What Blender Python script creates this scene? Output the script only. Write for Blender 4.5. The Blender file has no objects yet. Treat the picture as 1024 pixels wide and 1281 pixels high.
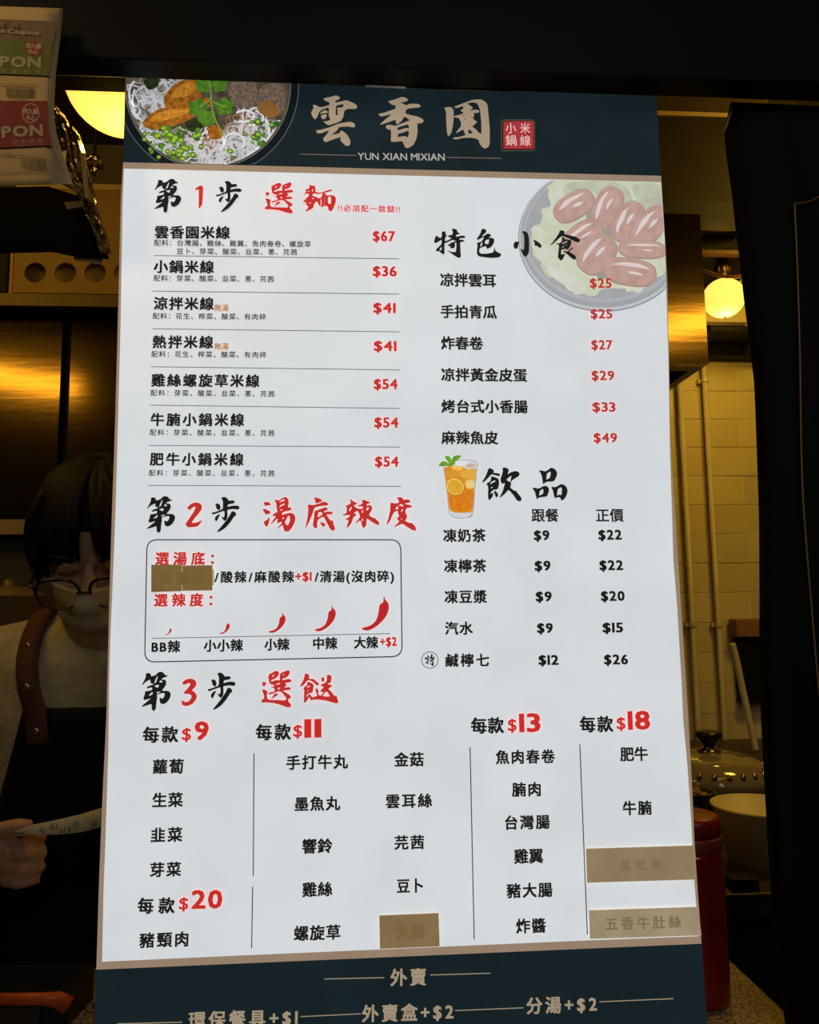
import bpy, bmesh, math, random
from mathutils import Vector, Matrix
from mathutils.geometry import tessellate_polygon
S = bpy.context.scene
COL = S.collection
rnd = random.Random(7)

# ---------------------------------------------------------------- camera
F_PX, YAW, PITCH, ROLL = 980.58, math.radians(3.98538), math.radians(6.83479), math.radians(-0.6566)
CAM = Vector((0, 0, 1.45))
_fw = Vector((math.sin(YAW)*math.cos(PITCH), math.cos(YAW)*math.cos(PITCH), math.sin(PITCH)))
_r0 = Vector((math.cos(YAW), -math.sin(YAW), 0)); _u0 = _r0.cross(_fw)
RT = _r0*math.cos(ROLL)+_u0*math.sin(ROLL); UP = -_r0*math.sin(ROLL)+_u0*math.cos(ROLL)
cd = bpy.data.cameras.new('camera'); cam = bpy.data.objects.new('camera', cd); COL.objects.link(cam)
cam.matrix_world = Matrix.Translation(CAM) @ Matrix((RT, UP, -_fw)).transposed().to_4x4()
cd.sensor_fit = 'VERTICAL'; cd.sensor_height = 24; cd.lens = F_PX*24/1281; cd.clip_start = .02
S.camera = cam
# ---------------------------------------------------------------- world, lights, exposure
w = bpy.data.worlds.new('world'); S.world = w; w.use_nodes = True
w.node_tree.nodes['Background'].inputs[0].default_value = (.8, .62, .4, 1)
w.node_tree.nodes['Background'].inputs[1].default_value = .006
WARM = (1, .61, .08)
def area(name, loc, aim, size, power, col, sy=None, spread=None):
    l = bpy.data.lights.new(name, 'AREA'); l.energy = power; l.color = col; l.size = size
    if sy: l.shape = 'RECTANGLE'; l.size_y = sy
    if spread: l.spread = math.radians(spread)
    o = bpy.data.objects.new(name, l); COL.objects.link(o); o.location = loc
    o.rotation_euler = (Vector(aim)-Vector(loc)).to_track_quat('-Z', 'Y').to_euler()
    return o
area('dining_room_light', (.25, -1.0, 2.5), (.05, .77, 1.5), .9, 4.5, (.9, .96, 1))
area('kitchen_ceiling_lamp', (1.25, 1.35, 2.6), (.9, 2.4, 1.3), .3, 6.2, WARM)
area('kitchen_tube_lamp', (-.95, 1.05, 2.06), (-.67, 1.56, 1.9), .42, .5, (1, .5, .05), .045)
area('coupon_fill_light', (-1.0, .1, 2.3), (-.46, .7, 2.04), .15, .27, (1, .66, .26), None, 40)  # added warm fill light, out of view, to brighten the coupon sheet
area('hood_tube_lamp', (.88, .95, 2.215), (.63, 1.5, 1.98), .5, .75, (1, .52, .055), .05)
area('kitchen_side_lamp', (-.9, .95, 2.45), (-.4, 1.1, 1.2), .4, 1.8, WARM)
S.view_settings.view_transform = 'Standard'; S.view_settings.look = 'None'
S.view_settings.exposure = 0; S.view_settings.gamma = 1; S.view_settings.use_curve_mapping = False

# ---------------------------------------------------------------- helpers
def ray(px, py): return _fw + RT*((px-512)/F_PX) - UP*((py-640.5)/F_PX)
def at(px, py, Y):
    d = ray(px, py); return CAM + d*(Y/d.y)
def at_z(px, py, z):
    d = ray(px, py); return CAM + d*((z-CAM.z)/d.z)
def lin(c):
    r = []
    for v in c:
        v /= 255; r.append(v/12.92 if v <= .04045 else ((v+.055)/1.055)**2.4)
    return tuple(r)
MATS = {}
def mat(name, col, rough=.5, metal=0, col2=None, scale=8, bump=0, emis=None, estr=0, ior=None, trans=0, stretch=None, coat=0, spec=.5):
    if name in MATS: return MATS[name]
    m = bpy.data.materials.new(name); m.use_nodes = True; nt = m.node_tree; b = nt.nodes['Principled BSDF']
    b.inputs['Base Color'].default_value = (*col, 1); b.inputs['Roughness'].default_value = rough
    b.inputs['Metallic'].default_value = metal; b.inputs['Specular IOR Level'].default_value = spec
    b.inputs['Transmission Weight'].default_value = trans; b.inputs['Coat Weight'].default_value = coat
    if ior: b.inputs['IOR'].default_value = ior
    if emis: b.inputs['Emission Color'].default_value = (*emis, 1); b.inputs['Emission Strength'].default_value = estr
    if col2 or bump:
        tc = nt.nodes.new('ShaderNodeTexCoord'); mp = nt.nodes.new('ShaderNodeMapping'); n = nt.nodes.new('ShaderNodeTexNoise')
        n.inputs['Scale'].default_value = scale; n.inputs['Detail'].default_value = 5
        if stretch: mp.inputs['Scale'].default_value = stretch
        nt.links.new(tc.outputs['Object'], mp.inputs[0]); nt.links.new(mp.outputs[0], n.inputs['Vector'])
        if col2:
            r = nt.nodes.new('ShaderNodeValToRGB'); e = r.color_ramp.elements
            e[0].position = .38; e[1].position = .62; e[0].color = (*col, 1); e[1].color = (*col2, 1)
            nt.links.new(n.outputs['Fac'], r.inputs[0]); nt.links.new(r.outputs[0], b.inputs['Base Color'])
            if emis: nt.links.new(r.outputs[0], b.inputs['Emission Color'])
        if bump:
            bp = nt.nodes.new('ShaderNodeBump'); bp.inputs['Strength'].default_value = bump; bp.inputs['Distance'].default_value = .004
            nt.links.new(n.outputs['Fac'], bp.inputs['Height']); nt.links.new(bp.outputs[0], b.inputs['Normal'])
    MATS[name] = m; return m
BACKLIT = .84
def ink(srgb, srgb2=None, scale=150, name=None):
    """a print colour of the back-lit menu board"""
    k = name or 'ink_%d_%d_%d' % tuple(srgb)
    c = lin(srgb); c2 = lin(srgb2) if srgb2 else None
    return mat(k, c, .55, 0, c2, scale, 0, c, BACKLIT, spec=.12)
def link(name, me, m=None, parent=None, smooth=False):
    o = bpy.data.objects.new(name, me); COL.objects.link(o)
    if m:
        for x in (m if isinstance(m, (list, tuple)) else [m]): me.materials.append(x)
    if parent: o.parent = parent
    if smooth:
        for p in me.polygons: p.use_smooth = True
    return o
def tag(o, label=None, cat=None, group=None, kind=None):
    if label: o['label'] = label
    if cat: o['category'] = cat
    if group: o['group'] = group
    if kind: o['kind'] = kind
    return o
def thing(name, label, cat, group=None):
    o = bpy.data.objects.new(name, None); COL.objects.link(o); o.empty_display_size = .05
    return tag(o, label, cat, group)
def setbase(root, loc):
    """move a root Empty to its base while its parts stay where they are"""
    root.location = loc
    for c in root.children: c.matrix_parent_inverse = Matrix.Translation(-Vector(loc))
def mesh(verts, faces, name='m'):
    me = bpy.data.meshes.new(name); me.from_pydata([tuple(v) for v in verts], [], faces); me.update(); return me
def bm_mesh(bm):
    me = bpy.data.meshes.new('m'); bmesh.ops.recalc_face_normals(bm, faces=bm.faces); bm.to_mesh(me); bm.free(); return me
def bbox(bm, x0, x1, y0, y1, z0, z1, bev=0):
    r = bmesh.ops.create_cube(bm, size=1)
    for v in r['verts']: v.co = Vector(((x0+x1)/2+v.co.x*(x1-x0), (y0+y1)/2+v.co.y*(y1-y0), (z0+z1)/2+v.co.z*(z1-z0)))
    if bev:
        es = {e for v in r['verts'] for e in v.link_edges}
        bmesh.ops.bevel(bm, geom=list(es), offset=bev, segments=2, profile=.5, affect='EDGES')
def box(name, x0, x1, y0, y1, z0, z1, m, parent=None, bev=0):
    bm = bmesh.new(); bbox(bm, x0, x1, y0, y1, z0, z1, bev); return link(name, bm_mesh(bm), m, parent)
def pxbox(name, px0, py0, px1, py1, Y, depth, m, parent=None, bev=0):
    cx, cy = (px0+px1)/2, (py0+py1)/2
    return box(name, at(px0, cy, Y).x, at(px1, cy, Y).x, Y, Y+depth, at(cx, py1, Y).z, at(cx, py0, Y).z, m, parent, bev)
def tube_bm(bm, pts, rad, seg=12, flat=None):
    pts = [Vector(p) for p in pts]
    if not isinstance(rad, (list, tuple)): rad = [rad]*len(pts)
    rings = []; n = len(pts); ref = None
    for i, p in enumerate(pts):
        d = (pts[min(i+1, n-1)]-pts[max(i-1, 0)]).normalized()
        if ref is None:
            ref = Vector((0, 0, 1)) if abs(d.z) < .8 else Vector((0, 1, 0))
        s = d.cross(ref).normalized(); t = s.cross(d).normalized(); ref = t
        r = rad[i]; rx, ry = r if isinstance(r, tuple) else (r, r)
        rings.append([bm.verts.new(p+s*(rx*math.cos(a))+t*(ry*math.sin(a))) for a in (2*math.pi*k/seg for k in range(seg))])
    for a, b in zip(rings, rings[1:]):
        for k in range(seg): bm.faces.new((a[k], a[(k+1) % seg], b[(k+1) % seg], b[k]))
    bm.faces.new(rings[0][::-1]); bm.faces.new(rings[-1])
def catmull(pts, sub=6):
    pts = [Vector(p) for p in pts]; out = []
    for i in range(len(pts)-1):
        p0 = pts[max(i-1, 0)]; p1 = pts[i]; p2 = pts[i+1]; p3 = pts[min(i+2, len(pts)-1)]
        for k in range(sub):
            t = k/sub
            out.append(.5*((2*p1)+(p2-p0)*t+(2*p0-5*p1+4*p2-p3)*t*t+(3*p1-p0-3*p2+p3)*t**3))
    out.append(pts[-1]); return out
def tube(name, pts, rad, m, parent=None, seg=12, sub=0):
    if sub: pts = catmull(pts, sub)
    bm = bmesh.new(); tube_bm(bm, pts, rad, seg); return link(name, bm_mesh(bm), m, parent, True)
def lathe_bm(bm, prof, c=(0, 0, 0), seg=40):
    rings = []
    for r, z in prof:
        rings.append([bm.verts.new((c[0]+r*math.cos(2*math.pi*k/seg), c[1]+r*math.sin(2*math.pi*k/seg), c[2]+z)) for k in range(seg)])
    for a, b in zip(rings, rings[1:]):
        for k in range(seg): bm.faces.new((a[k], a[(k+1) % seg], b[(k+1) % seg], b[k]))
    if prof[0][0] > 0: bm.faces.new(rings[0])
    if prof[-1][0] > 0: bm.faces.new(rings[-1])
    bmesh.ops.remove_doubles(bm, verts=bm.verts, dist=1e-6)
def lathe(name, prof, c, m, parent=None, seg=40):
    bm = bmesh.new(); lathe_bm(bm, prof, c, seg); return link(name, bm_mesh(bm), m, parent, True)
def ball(bm, c, r, rot=None, u=24, v=16):
    res = bmesh.ops.create_uvsphere(bm, u_segments=u, v_segments=v, radius=1)
    for q in res['verts']:
        p = Vector((q.co.x*r[0], q.co.y*r[1], q.co.z*r[2]))
        if rot: p = rot @ p
        q.co = p+Vector(c)
def slab(name, poly, y0, y1, m, parent=None):
    """outline in X,Z (at depth y0) given real thickness to y1"""
    n = len(poly); tri = tessellate_polygon([[Vector((p[0], p[1], 0)) for p in poly]])
    vs = [(p[0], y0, p[1]) for p in poly]+[(p[0], y1, p[1]) for p in poly]
    fs = [t for t in tri]+[(t[2]+n, t[1]+n, t[0]+n) for t in tri]+[(i, (i+1) % n, (i+1) % n+n, i+n) for i in range(n)]
    me = mesh(vs, fs); bm = bmesh.new(); bm.from_mesh(me); me2 = bm_mesh(bm); return link(name, me2, m, parent)

# ---------------------------------------------------------------- materials
blackm = mat('black_painted_metal', (.004, .0035, .003), .55, 0, (.006, .005, .004), 6, .1, spec=.15)
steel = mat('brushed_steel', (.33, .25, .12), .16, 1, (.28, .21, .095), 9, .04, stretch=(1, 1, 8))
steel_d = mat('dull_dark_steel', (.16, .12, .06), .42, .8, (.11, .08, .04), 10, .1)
tile_m = mat('glazed_cream_tile', (.66, .56, .30), .22, 0, (.58, .49, .25), 3, .06, coat=.4)
grout = mat('pale_grout', (.90, .84, .62), .8)
plaster = mat('dark_plaster', (.10, .08, .05), .8, 0, (.08, .06, .035), 5, .2)
granite = mat('speckled_granite', (.05, .035, .02), .3, 0, (.42, .33, .21), 260, .05)
glow = mat('glowing_globe_glass', (.9, .8, .5), .4, emis=(1.0, .50, .078), estr=1.75)
skin = mat('skin', (.50, .27, .15), .55, 0, (.45, .23, .12), 30, .1)

# ---------------------------------------------------------------- the setting
YB = .7662                                   # plane of the menu board
ST = lambda o: tag(o, kind='structure')
ST(box('floor', -2.2, 2.0, -.6, 2.9, -.05, 0, mat('dark_floor_tiles', (.05, .04, .03), .5, 0, (.07, .055, .04), 4, .1)))
ST(box('ceiling', -2.2, 2.0, .6, 2.9, 2.95, 3.0, plaster))
WB = 2.45
wall = ST(box('wall_back', -2.2, 2.0, WB, WB+.1, 0, 2.95, grout))
ST(box('wall_left', -2.3, -2.2, -.6, 2.9, 0, 2.95, plaster)); ST(box('wall_right', 2.0, 2.1, -.6, 2.9, 0, 2.95, plaster))
# brick-bond wall tiles, one object each
TW, TH = .2045, .0945
zj = at(905, 560, WB).z; xa = at(925, 541, WB).x; zi = zj-7*TH*1.0
bm = bmesh.new(); bbox(bm, .0012, TW-.0012, -.003, .0, .0012, TH-.0012, .0012); tme = bm_mesh(bm); tme.materials.append(tile_m)
bm = bmesh.new(); bbox(bm, .0012, TW-.0012, -.003, .0, .0012, TH-.0012, .0012); tme2 = bm_mesh(bm)
tme2.materials.append(mat('glazed_cream_tile_paler', (.71, .60, .33), .2, 0, (.63, .53, .28), 3, .06, coat=.4))
nt_ = 0
for r in range(-13, 8):
    z = zj+r*TH
    off = 0 if r % 2 == 0 else TW/2
    for c in range(-9, 4):
        t = bpy.data.objects.new('tile', tme if rnd.random() < .6 else tme2); COL.objects.link(t); t.parent = wall
        t.location = (xa+c*TW+off-(0 if r % 2 == 0 else TW), WB, z)
        t.rotation_euler = (rnd.uniform(-.008, .008), 0, rnd.uniform(-.008, .008))
# black beam above the menu board
zb = (at(157, 97, .75).z+at(820, 119, .75).z)/2
ST(box('trim_1', -1.3, 1.3, .722, .752, zb, 2.9, blackm, bev=.002))
ST(box('trim_2', -1.3, at(153.5, 110, .76).x, .756, .80, at(110, 114, .80).z, 2.6, blackm))
ST(box('trim_3', -1.3, 1.3, .715, .722, zb+.16, 2.9, blackm))
# counter with granite top
ZC = 1.03
cr = [(at_z(1003, 1284, ZC).x), (at_z(907, 1195, ZC).x)]
xc = sum(cr)/2; YC = at_z(20, 1213, ZC).y
ct = tag(thing('service_counter', 'speckled brown granite service counter under the menu board', 'counter'))
box('countertop', -1.0, xc, .42, YC, ZC-.03, ZC, granite, ct, .003)
box('cabinet_body', -.98, xc-.01, .46, YC-.02, 0, ZC-.03, mat('dark_brown_laminate', (.03, .02, .012), .5, 0, (.025, .017, .01), 8, .1), ct)
setbase(ct, (-.3, .68, 0))

# ---------------------------------------------------------------- kitchen behind
zl = lambda y, Y, x=880: at(x, y, Y).z
# steel lintel track and dark fascia above the hood
o = thing('steel_lintel', 'steel track with a pale lower edge above the kitchen opening right of the menu', 'lintel')
pxbox('track', 700, 95, 960, 138, 1.10, .01, mat('track_steel', (.09, .07, .035), .6, .2), o)
pxbox('lower_edge', 700, 138.5, 960, 144, 1.095, .005, mat('cream_metal_edge', (.85, .7, .4), .5), o)
setbase(o, (at(830, 144, .98).x, 1, at(830, 144, .98).z))
o = thing('hood_fascia', 'dark brown glossy panel above the extractor hood', 'panel')
pxbox('glossy_panel', 600, 100, 1000, 249, 1.75, .04, mat('dark_brown_gloss', (.014, .009, .003), .6, 0, (.010, .006, .002), 4, .15, spec=.12), o)
pxbox('upper_panel', 600, -20, 1000, 99.5, 1.75, .04, blackm, o)
box('hanger', .6, .64, 1.76, 1.78, 2.5, 2.95, blackm, o)
pxbox('black_rail', 600, 250, 1000, 271, 1.70, .06, blackm, o)
setbase(o, (.6, 1.77, zl(271, 1.7)))
# range hood (right)
HY = 1.5
hx1 = at(880.5, 360, HY).x; hz0 = at(870, 455, HY).z; hz1 = at(870, 268, HY).z
hood = thing('extractor_hood', 'brushed steel extractor hood with a bright warm reflection right of the menu', 'range hood')
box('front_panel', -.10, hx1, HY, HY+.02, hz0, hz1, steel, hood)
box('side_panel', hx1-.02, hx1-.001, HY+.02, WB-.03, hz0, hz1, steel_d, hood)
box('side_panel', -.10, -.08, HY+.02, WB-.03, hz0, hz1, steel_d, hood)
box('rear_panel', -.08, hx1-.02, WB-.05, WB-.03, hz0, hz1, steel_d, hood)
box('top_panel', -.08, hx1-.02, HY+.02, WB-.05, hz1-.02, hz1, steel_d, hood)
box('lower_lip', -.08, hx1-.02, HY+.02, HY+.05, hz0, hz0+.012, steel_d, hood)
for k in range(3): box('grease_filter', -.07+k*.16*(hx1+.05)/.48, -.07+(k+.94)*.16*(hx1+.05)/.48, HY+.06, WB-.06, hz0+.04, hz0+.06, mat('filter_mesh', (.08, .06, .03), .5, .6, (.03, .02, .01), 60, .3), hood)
setbase(hood, (hx1/2, 1.9, hz0))
# dark cupboard above the globe lamp
o = thing('wall_cupboard', 'black cupboard hanging over the globe lamp at the back wall', 'cupboard')
pxbox('carcass', 872, 262, 960, 318, 2.1, .3, blackm, o)
pxbox('shelf_edge', 872, 313, 960, 318, 2.08, .02, mat('orange_brown_edge', (.25, .12, .04), .6), o)
c = at(900, 290, 2.08); lathe('pan_base', [(.0, -.01), (.055, -.01), (.06, .0), (.06, .02), (0, .02)], c, steel_d, o)
setbase(o, (c.x, 2.2, zl(318, 2.1, 910)))
o = thing('wall_panel', 'pale beige board on the back wall behind the globe lamp', 'panel')
pxbox('board', 872, 316, 932, 403, 2.36, .05, mat('beige_board', (.70, .60, .36), .6, 0, (.64, .54, .32), 3, .1), o, .003)
pxbox('lower_edge', 872, 403, 932, 407, 2.35, .06, steel_d, o)
setbase(o, (at(900, 400, 2.36).x, 2.4, zl(407, 2.36, 905)))
o = thing('wall_shelf', 'dark shelf box under the beige panel beside the hood', 'shelf')
pxbox('shelf_board', 889, 408, 960, 414, 2.25, .17, blackm, o); pxbox('shelf_back', 889, 414, 960, 445, 2.38, .05, blackm, o)
setbase(o, (at(920, 445, 2.38).x, 2.4, zl(445, 2.38, 920)))
# globe lamps
def globe(px, py, Y, r, label, top, en, grp='globe lamps'):
    c = at(px, py, Y); L = thing('globe_lamp', label, 'lamp', grp)
    bm = bmesh.new(); ball(bm, c, (r, r, r*.95), u=40, v=28); link('globe', bm_mesh(bm), glow, L, True)
    bz = mat('dark_brass', (.14, .085, .03), .35, .8)
    prof = [(.0, -.004), (r*.36, -.004), (r*.40, .004), (r*.30, .012), (r*.34, .016), (r*.34, .05), (r*.25, .058), (r*.1, .062), (0, .062)]
    bm = bmesh.new(); lathe_bm(bm, prof, (c.x, c.y, c.z+r*.9))
    for k in range(10):
        a = k*.628; ball(bm, (c.x+r*.34*math.cos(a), c.y+r*.34*math.sin(a), c.z+r*.9+.033), (.004, .004, .016), u=8, v=6)
    link('socket', bm_mesh(bm), bz, L, True)
    tube('cord', [(c.x, c.y, c.z+r*.9+.05), (c.x, c.y, top)], .004, blackm, L, 8)
    setbase(L, (c.x, c.y, c.z-r))
    l = bpy.data.lights.new('bulb', 'POINT'); l.energy = en; l.color = WARM; l.shadow_soft_size = .02
    lo = bpy.data.objects.new('bulb_light', l); COL.objects.link(lo); lo.location = (c.x, c.y-.01, c.z-r-.035); lo.parent = L
    lo.matrix_parent_inverse = Matrix.Translation(-Vector(L.location))
    return c
g1 = globe(150, 103, .93, .066, 'large glowing globe lamp at the upper left edge of the menu', 2.6, .35)
g2 = globe(905, 373, 2.15, .060, 'glowing yellow globe lamp on the back wall right of the hood', 2.28, 1.2)
tube('cable', [at(868, 335, 2.2), at(885, 340, 2.1), at(905, 346, 2.04), at(930, 345, 2.0), at(962, 338, 2.0)], .0045, mat('orange_cable', (.40, .19, .05), .5), None, 8, 6)
tag(bpy.data.objects['cable'], 'orange brown cable looping across the globe lamp socket', 'cable')
# pipes on the tiled wall
pipe_m = mat('cream_painted_pipe', (.62, .55, .35), .35, 0, (.56, .49, .30), 12, .08)
for i, (px, y0, lab) in enumerate(((862, 445, 'thin cream wall pipe nearer the menu board edge'), (894, 395, 'thin cream wall pipe right of the other one on the tiles'))):
    P = thing('wall_pipe', lab, 'pipe', 'pipes on the tiled wall')
    x = at(px, 637, 2.40).x; zt = at(px, y0, 2.4).z; zbm = at(px, 930, 2.4).z
    tube('pipe', [(x, 2.42, zt+.3), (x, 2.42, zbm+.02), (x-.003, 2.41, zbm-.02), (x-.02, 2.40, zbm-.05)], .0088, pipe_m, P, 16)
    for yy in ((782,) if i == 0 else (474, 782)):
        z = at(px, yy, 2.4).z
        bm = bmesh.new(); lathe_bm(bm, [(.0088, -.006), (.0125, -.006), (.0125, .006), (.0088, .006)], (x, 2.42, z), 20); bbox(bm, x-.018, x+.018, 2.428, 2.442, z-.006, z+.006)
        link('pipe_clip', bm_mesh(bm), pipe_m, P)
    setbase(P, (x, 2.42, zbm-.05))
tube('hose', [at(915, 805, 2.2), at(920, 822, 2.2), at(928, 860, 2.2), at(941, 920, 2.2), at(945, 938, 2.2)], [.009]*25, pipe_m, None, 14, 6)
tag(bpy.data.objects['hose'], 'pale slanting hose hanging below the wooden box on the right', 'hose')
o = thing('wooden_box', 'small orange brown wooden box on a dark bracket at the tiled wall', 'box')
pxbox('box_body', 921, 774, 965, 797, 2.38, .055, mat('orange_wood', (.30, .15, .06), .5, 0, (.22, .10, .035), 20, .1), o, .004)
pxbox('bracket', 926, 798, 965, 880, 2.40, .035, blackm, o)
setbase(o, (at(940, 880, 2.4).x, 2.41, zl(880, 2.4, 940)))
# kitchen worktop with pan, bowls
KW = thing('kitchen_worktop', 'dark brown kitchen worktop holding the pan and the paper bowl', 'worktop')
dk = mat('dark_worktop', (.07, .045, .02), .45, 0, (.05, .03, .013), 10, .1)
box('worktop_slab', .05, 1.4, 1.16, 2.42, ZC-.035, ZC-.0006, dk, KW, .003)
box('cabinet_front', .05, 1.4, 1.20, 1.22, .1, ZC-.035, mat('dark_cabinet', (.03, .02, .01), .5), KW)
box('cabinet_body', .05, 1.4, 1.22, 2.44, .0, ZC-.035, dk, KW)
h0 = at(903, 1090, 1.16); h1 = at(938, 1108, 1.16)
box('handle', h0.x, h1.x, 1.13, 1.16, min(h0.z, h1.z), max(h0.z, h1.z)-.002, blackm, KW, .003)
setbase(KW, (.7, 1.8, 0))
pc = at_z(889, 1017, ZC)
pcx, pcy = at(889, 980, 1.62).x, 1.62
pan = thing('covered_pan', 'steel pan with a domed glass lid and black knob on the worktop', 'pan')
stc = mat('shiny_steel', (.5, .42, .25), .18, 1)
lathe('pan_body', [(0, 0), (.10, 0), (.118, .01), (.122, .048), (.126, .052), (.118, .052), (.114, .014), (0, .008)], (pcx, pcy, ZC), mat('dark_pan_metal', (.10, .07, .03), .3, .9), pan, 48)
zr = ZC+.053
glass = mat('lid_glass', (.5, .42, .25), .08, 0, trans=.55, ior=1.45, coat=.6)
lathe('glass_lid', [(.121, 0), (.118, .018), (.105, .036), (.08, .049), (.045, .057), (.0, .06), (.0, .063), (.046, .060), (.082, .052), (.108, .039), (.121, .02), (.124, 0)], (pcx, pcy, zr), glass, pan, 48)
lathe('lid_rim', [(.120, -.003), (.127, -.003), (.128, .003), (.120, .004)], (pcx, pcy, zr), stc, pan, 48)
bm = bmesh.new()
for k in range(26):
    a = k*2*math.pi/26; ball(bm, (pcx+.112*math.cos(a), pcy+.112*math.sin(a), zr+.030), (.006, .006, .009), u=8, v=6)
link('lid_rivets', bm_mesh(bm), stc, pan, True)
lathe('lid_collar', [(0, 0), (.024, 0), (.024, .004), (.012, .007), (.012, .014), (0, .014)], (pcx, pcy, zr+.062), stc, pan)
lathe('lid_knob', [(0, 0), (.012, 0), (.015, .006), (.026, .018), (.027, .024), (.02, .029), (0, .03)], (pcx, pcy, zr+.074), mat('black_plastic', (.008, .006, .005), .35), pan)
setbase(pan, (pcx, pcy, ZC))
BYY = 1.29; bx = at(951, 1040, BYY).x
o = lathe('paper_bowl', [(0, .003), (.048, .003), (.048, 0), (.051, 0), (.0725, .086), (.0755, .088), (.0755, .091), (.0715, .091), (.0495, .006), (0, .006)], (0, 0, 0), mat('white_waxed_paper', (.80, .68, .36), .5), None, 48)
o.location = (bx, BYY, ZC); tag(o, 'white paper bowl on the kitchen worktop beside the red bottle', 'bowl')
db = thing('sauce_dish', 'small dark rimmed bowl of food behind the red bottle', 'dish')
dx = at(880, 1010, 1.36).x
lathe('dish_body', [(0, 0), (.022, 0), (.036, .088), (.039, .090), (.035, .088), (.02, .006), (0, .005)], (dx, 1.4, ZC), mat('green_black_glaze', (.05, .05, .025), .25), db, 40)
bm = bmesh.new()
for k in range(26): ball(bm, (dx+rnd.uniform(-.025, .025), 1.4+rnd.uniform(-.025, .025), ZC+.080+rnd.uniform(0, .01)), (.008, .006, .005), u=8, v=6)
tag(link('chopped_food', bm_mesh(bm), mat('brown_food', (.25, .13, .05), .6, 0, (.4, .25, .1), 60), db, True), kind='stuff')
setbase(db, (dx, 1.4, ZC))
# red bottle on the counter
bt = thing('vacuum_bottle', 'tall shiny red metal bottle standing behind the menu board', 'bottle')
bY = .872; bX = at(867, 1150, bY).x
red = mat('red_metallic_paint', (.34, .006, .005), .28, .35, coat=.6)
lathe('bottle_body', [(0, 0), (.030, 0), (.0335, .004), (.034, .01), (.034, .150), (.033, .156), (0, .156)], (bX, bY, ZC), red, bt, 48)
lathe('bottle_collar', [(0, 0), (.0335, 0), (.0345, .002), (.0345, .013), (.0335, .015), (0, .015)], (bX, bY, ZC+.1555), mat('brownish_red_band', (.30, .05, .02), .4, .3), bt, 48)
lathe('bottle_cap', [(0, 0), (.033, 0), (.0333, .015), (.031, .0195), (.027, .021), (0, .018)], (bX, bY, ZC+.170), mat('red_cap_plastic', (.26, .012, .008), .35), bt, 48)
setbase(bt, (bX, bY, ZC))

# left side of the kitchen
def holed_panel():
    """perforated panel with round holes cut through"""
    x0, x1 = at(17, 340, 1.505).x, at(215, 340, 1.505).x; z0, z1 = at(90, 367, 1.505).z, at(90, 236, 1.505).z
    outer = [Vector((x0, z0, 0)), Vector((x1, z0, 0)), Vector((x1, z1, 0)), Vector((x0, z1, 0))]; loops = [outer]
    for px in (44, 82, 119, 156, 193):
        c = at(px, 341, 1.505); loops.append([Vector((c.x+.0205*math.cos(a), c.z+.0205*math.sin(a), 0)) for a in (k*math.pi/14 for k in range(28))])
    tri = tessellate_polygon(loops); P = [p for l in loops for p in l]; n = len(P)
    vs = [(p.x, 1.505, p.y) for p in P]+[(p.x, 1.512, p.y) for p in P]
    fs = list(tri)+[tuple(i+n for i in t[::-1]) for t in tri]; k = 0
    for l in loops:
        m_ = len(l); fs += [(k+i, k+(i+1) % m_, k+(i+1) % m_+n, k+i+n) for i in range(m_)]; k += m_
    bm = bmesh.new(); bm.from_mesh(mesh(vs, fs)); return bm_mesh(bm)
o = thing('perforated_rack', 'orange brown rack panel with a row of round holes on the upper left shelf', 'rack')
link('perforated_panel', holed_panel(), mat('amber_plastic', (.30, .17, .05), .55, 0, (.24, .13, .035), 4, .05), o)
pxbox('rack_back', 17, 230, 215, 356, 1.54, .01, mat('grey_back', (.5, .42, .28), .6), o)
pxbox('rack_side', 14, 238, 18, 367, 1.505, .035, mat('amber_edge', (.34, .18, .05), .5), o)
setbase(o, (at(90, 367, 1.55).x, 1.6, zl(368, 1.55, 90)))
o = pxbox('black_crate', -60, 308, 11, 367, 1.505, .045, blackm, None, .004); tag(o, 'black crate at the far left end of the upper steel shelf', 'crate')
o = thing('steel_shelf', 'long steel wall shelf under the perforated rack on the left', 'shelf')
pxbox('shelf_board', -120, 368, 300, 374, 1.50, .055, steel_d, o); pxbox('shelf_front', -120, 368, 300, 383, 1.49, .01, mat('shelf_steel', (.13, .10, .05), .5, .6, (.10, .08, .04), 6, .05), o)
setbase(o, (at(90, 383, 1.5).x, 1.6, zl(383, 1.5, 90)))
o = thing('steel_wall_cladding', 'brushed steel cladding with a bright lamp reflection behind the cook', 'cladding')
pxbox('cladding_panel', -160, 340, 73, 720, 1.56, .02, steel, o); pxbox('cladding_panel', 85, 340, 330, 720, 1.56, .02, steel, o)
pxbox('gap_strip', 70, 340, 88, 722, 1.575, .02, blackm, o)
setbase(o, (at(90, 720, 1.56).x, 1.57, zl(720, 1.56, 90)))
o = thing('back_counter', 'steel back counter edge behind the cook at the left', 'counter')
pxbox('counter_edge', -160, 650, 330, 668, 1.46, .09, mat('worn_steel_edge', (.36, .28, .14), .5, .3), o)
pxbox('counter_lip', -160, 645, 330, 649, 1.47, .02, steel, o)
q = at(90, 668, 1.46); box('counter_front', at(-160, 700, 1.46).x, at(330, 700, 1.46).x, 1.49, 1.55, 0, q.z-.001, mat('dark_under_counter', (.06, .045, .02), .6, 0, (.04, .03, .012), 7, .1), o)
setbase(o, (q.x, 1.5, 0))
c = at(4, 800, 1.38)
o = lathe('stock_pot', [(0, 0), (.06, 0), (.062, .004), (.062, .10), (.066, .104), (.06, .106), (.03, .118), (.008, .12), (.008, .13), (0, .132)], (0, 0, 0), mat('stained_pot', (.16, .11, .05), .5, .3), None, 40)
zst = c.z-.03; o.location = (c.x, 1.39, zst); tag(o, 'dull brown lidded pot low at the left behind the cook', 'pot')
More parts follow.
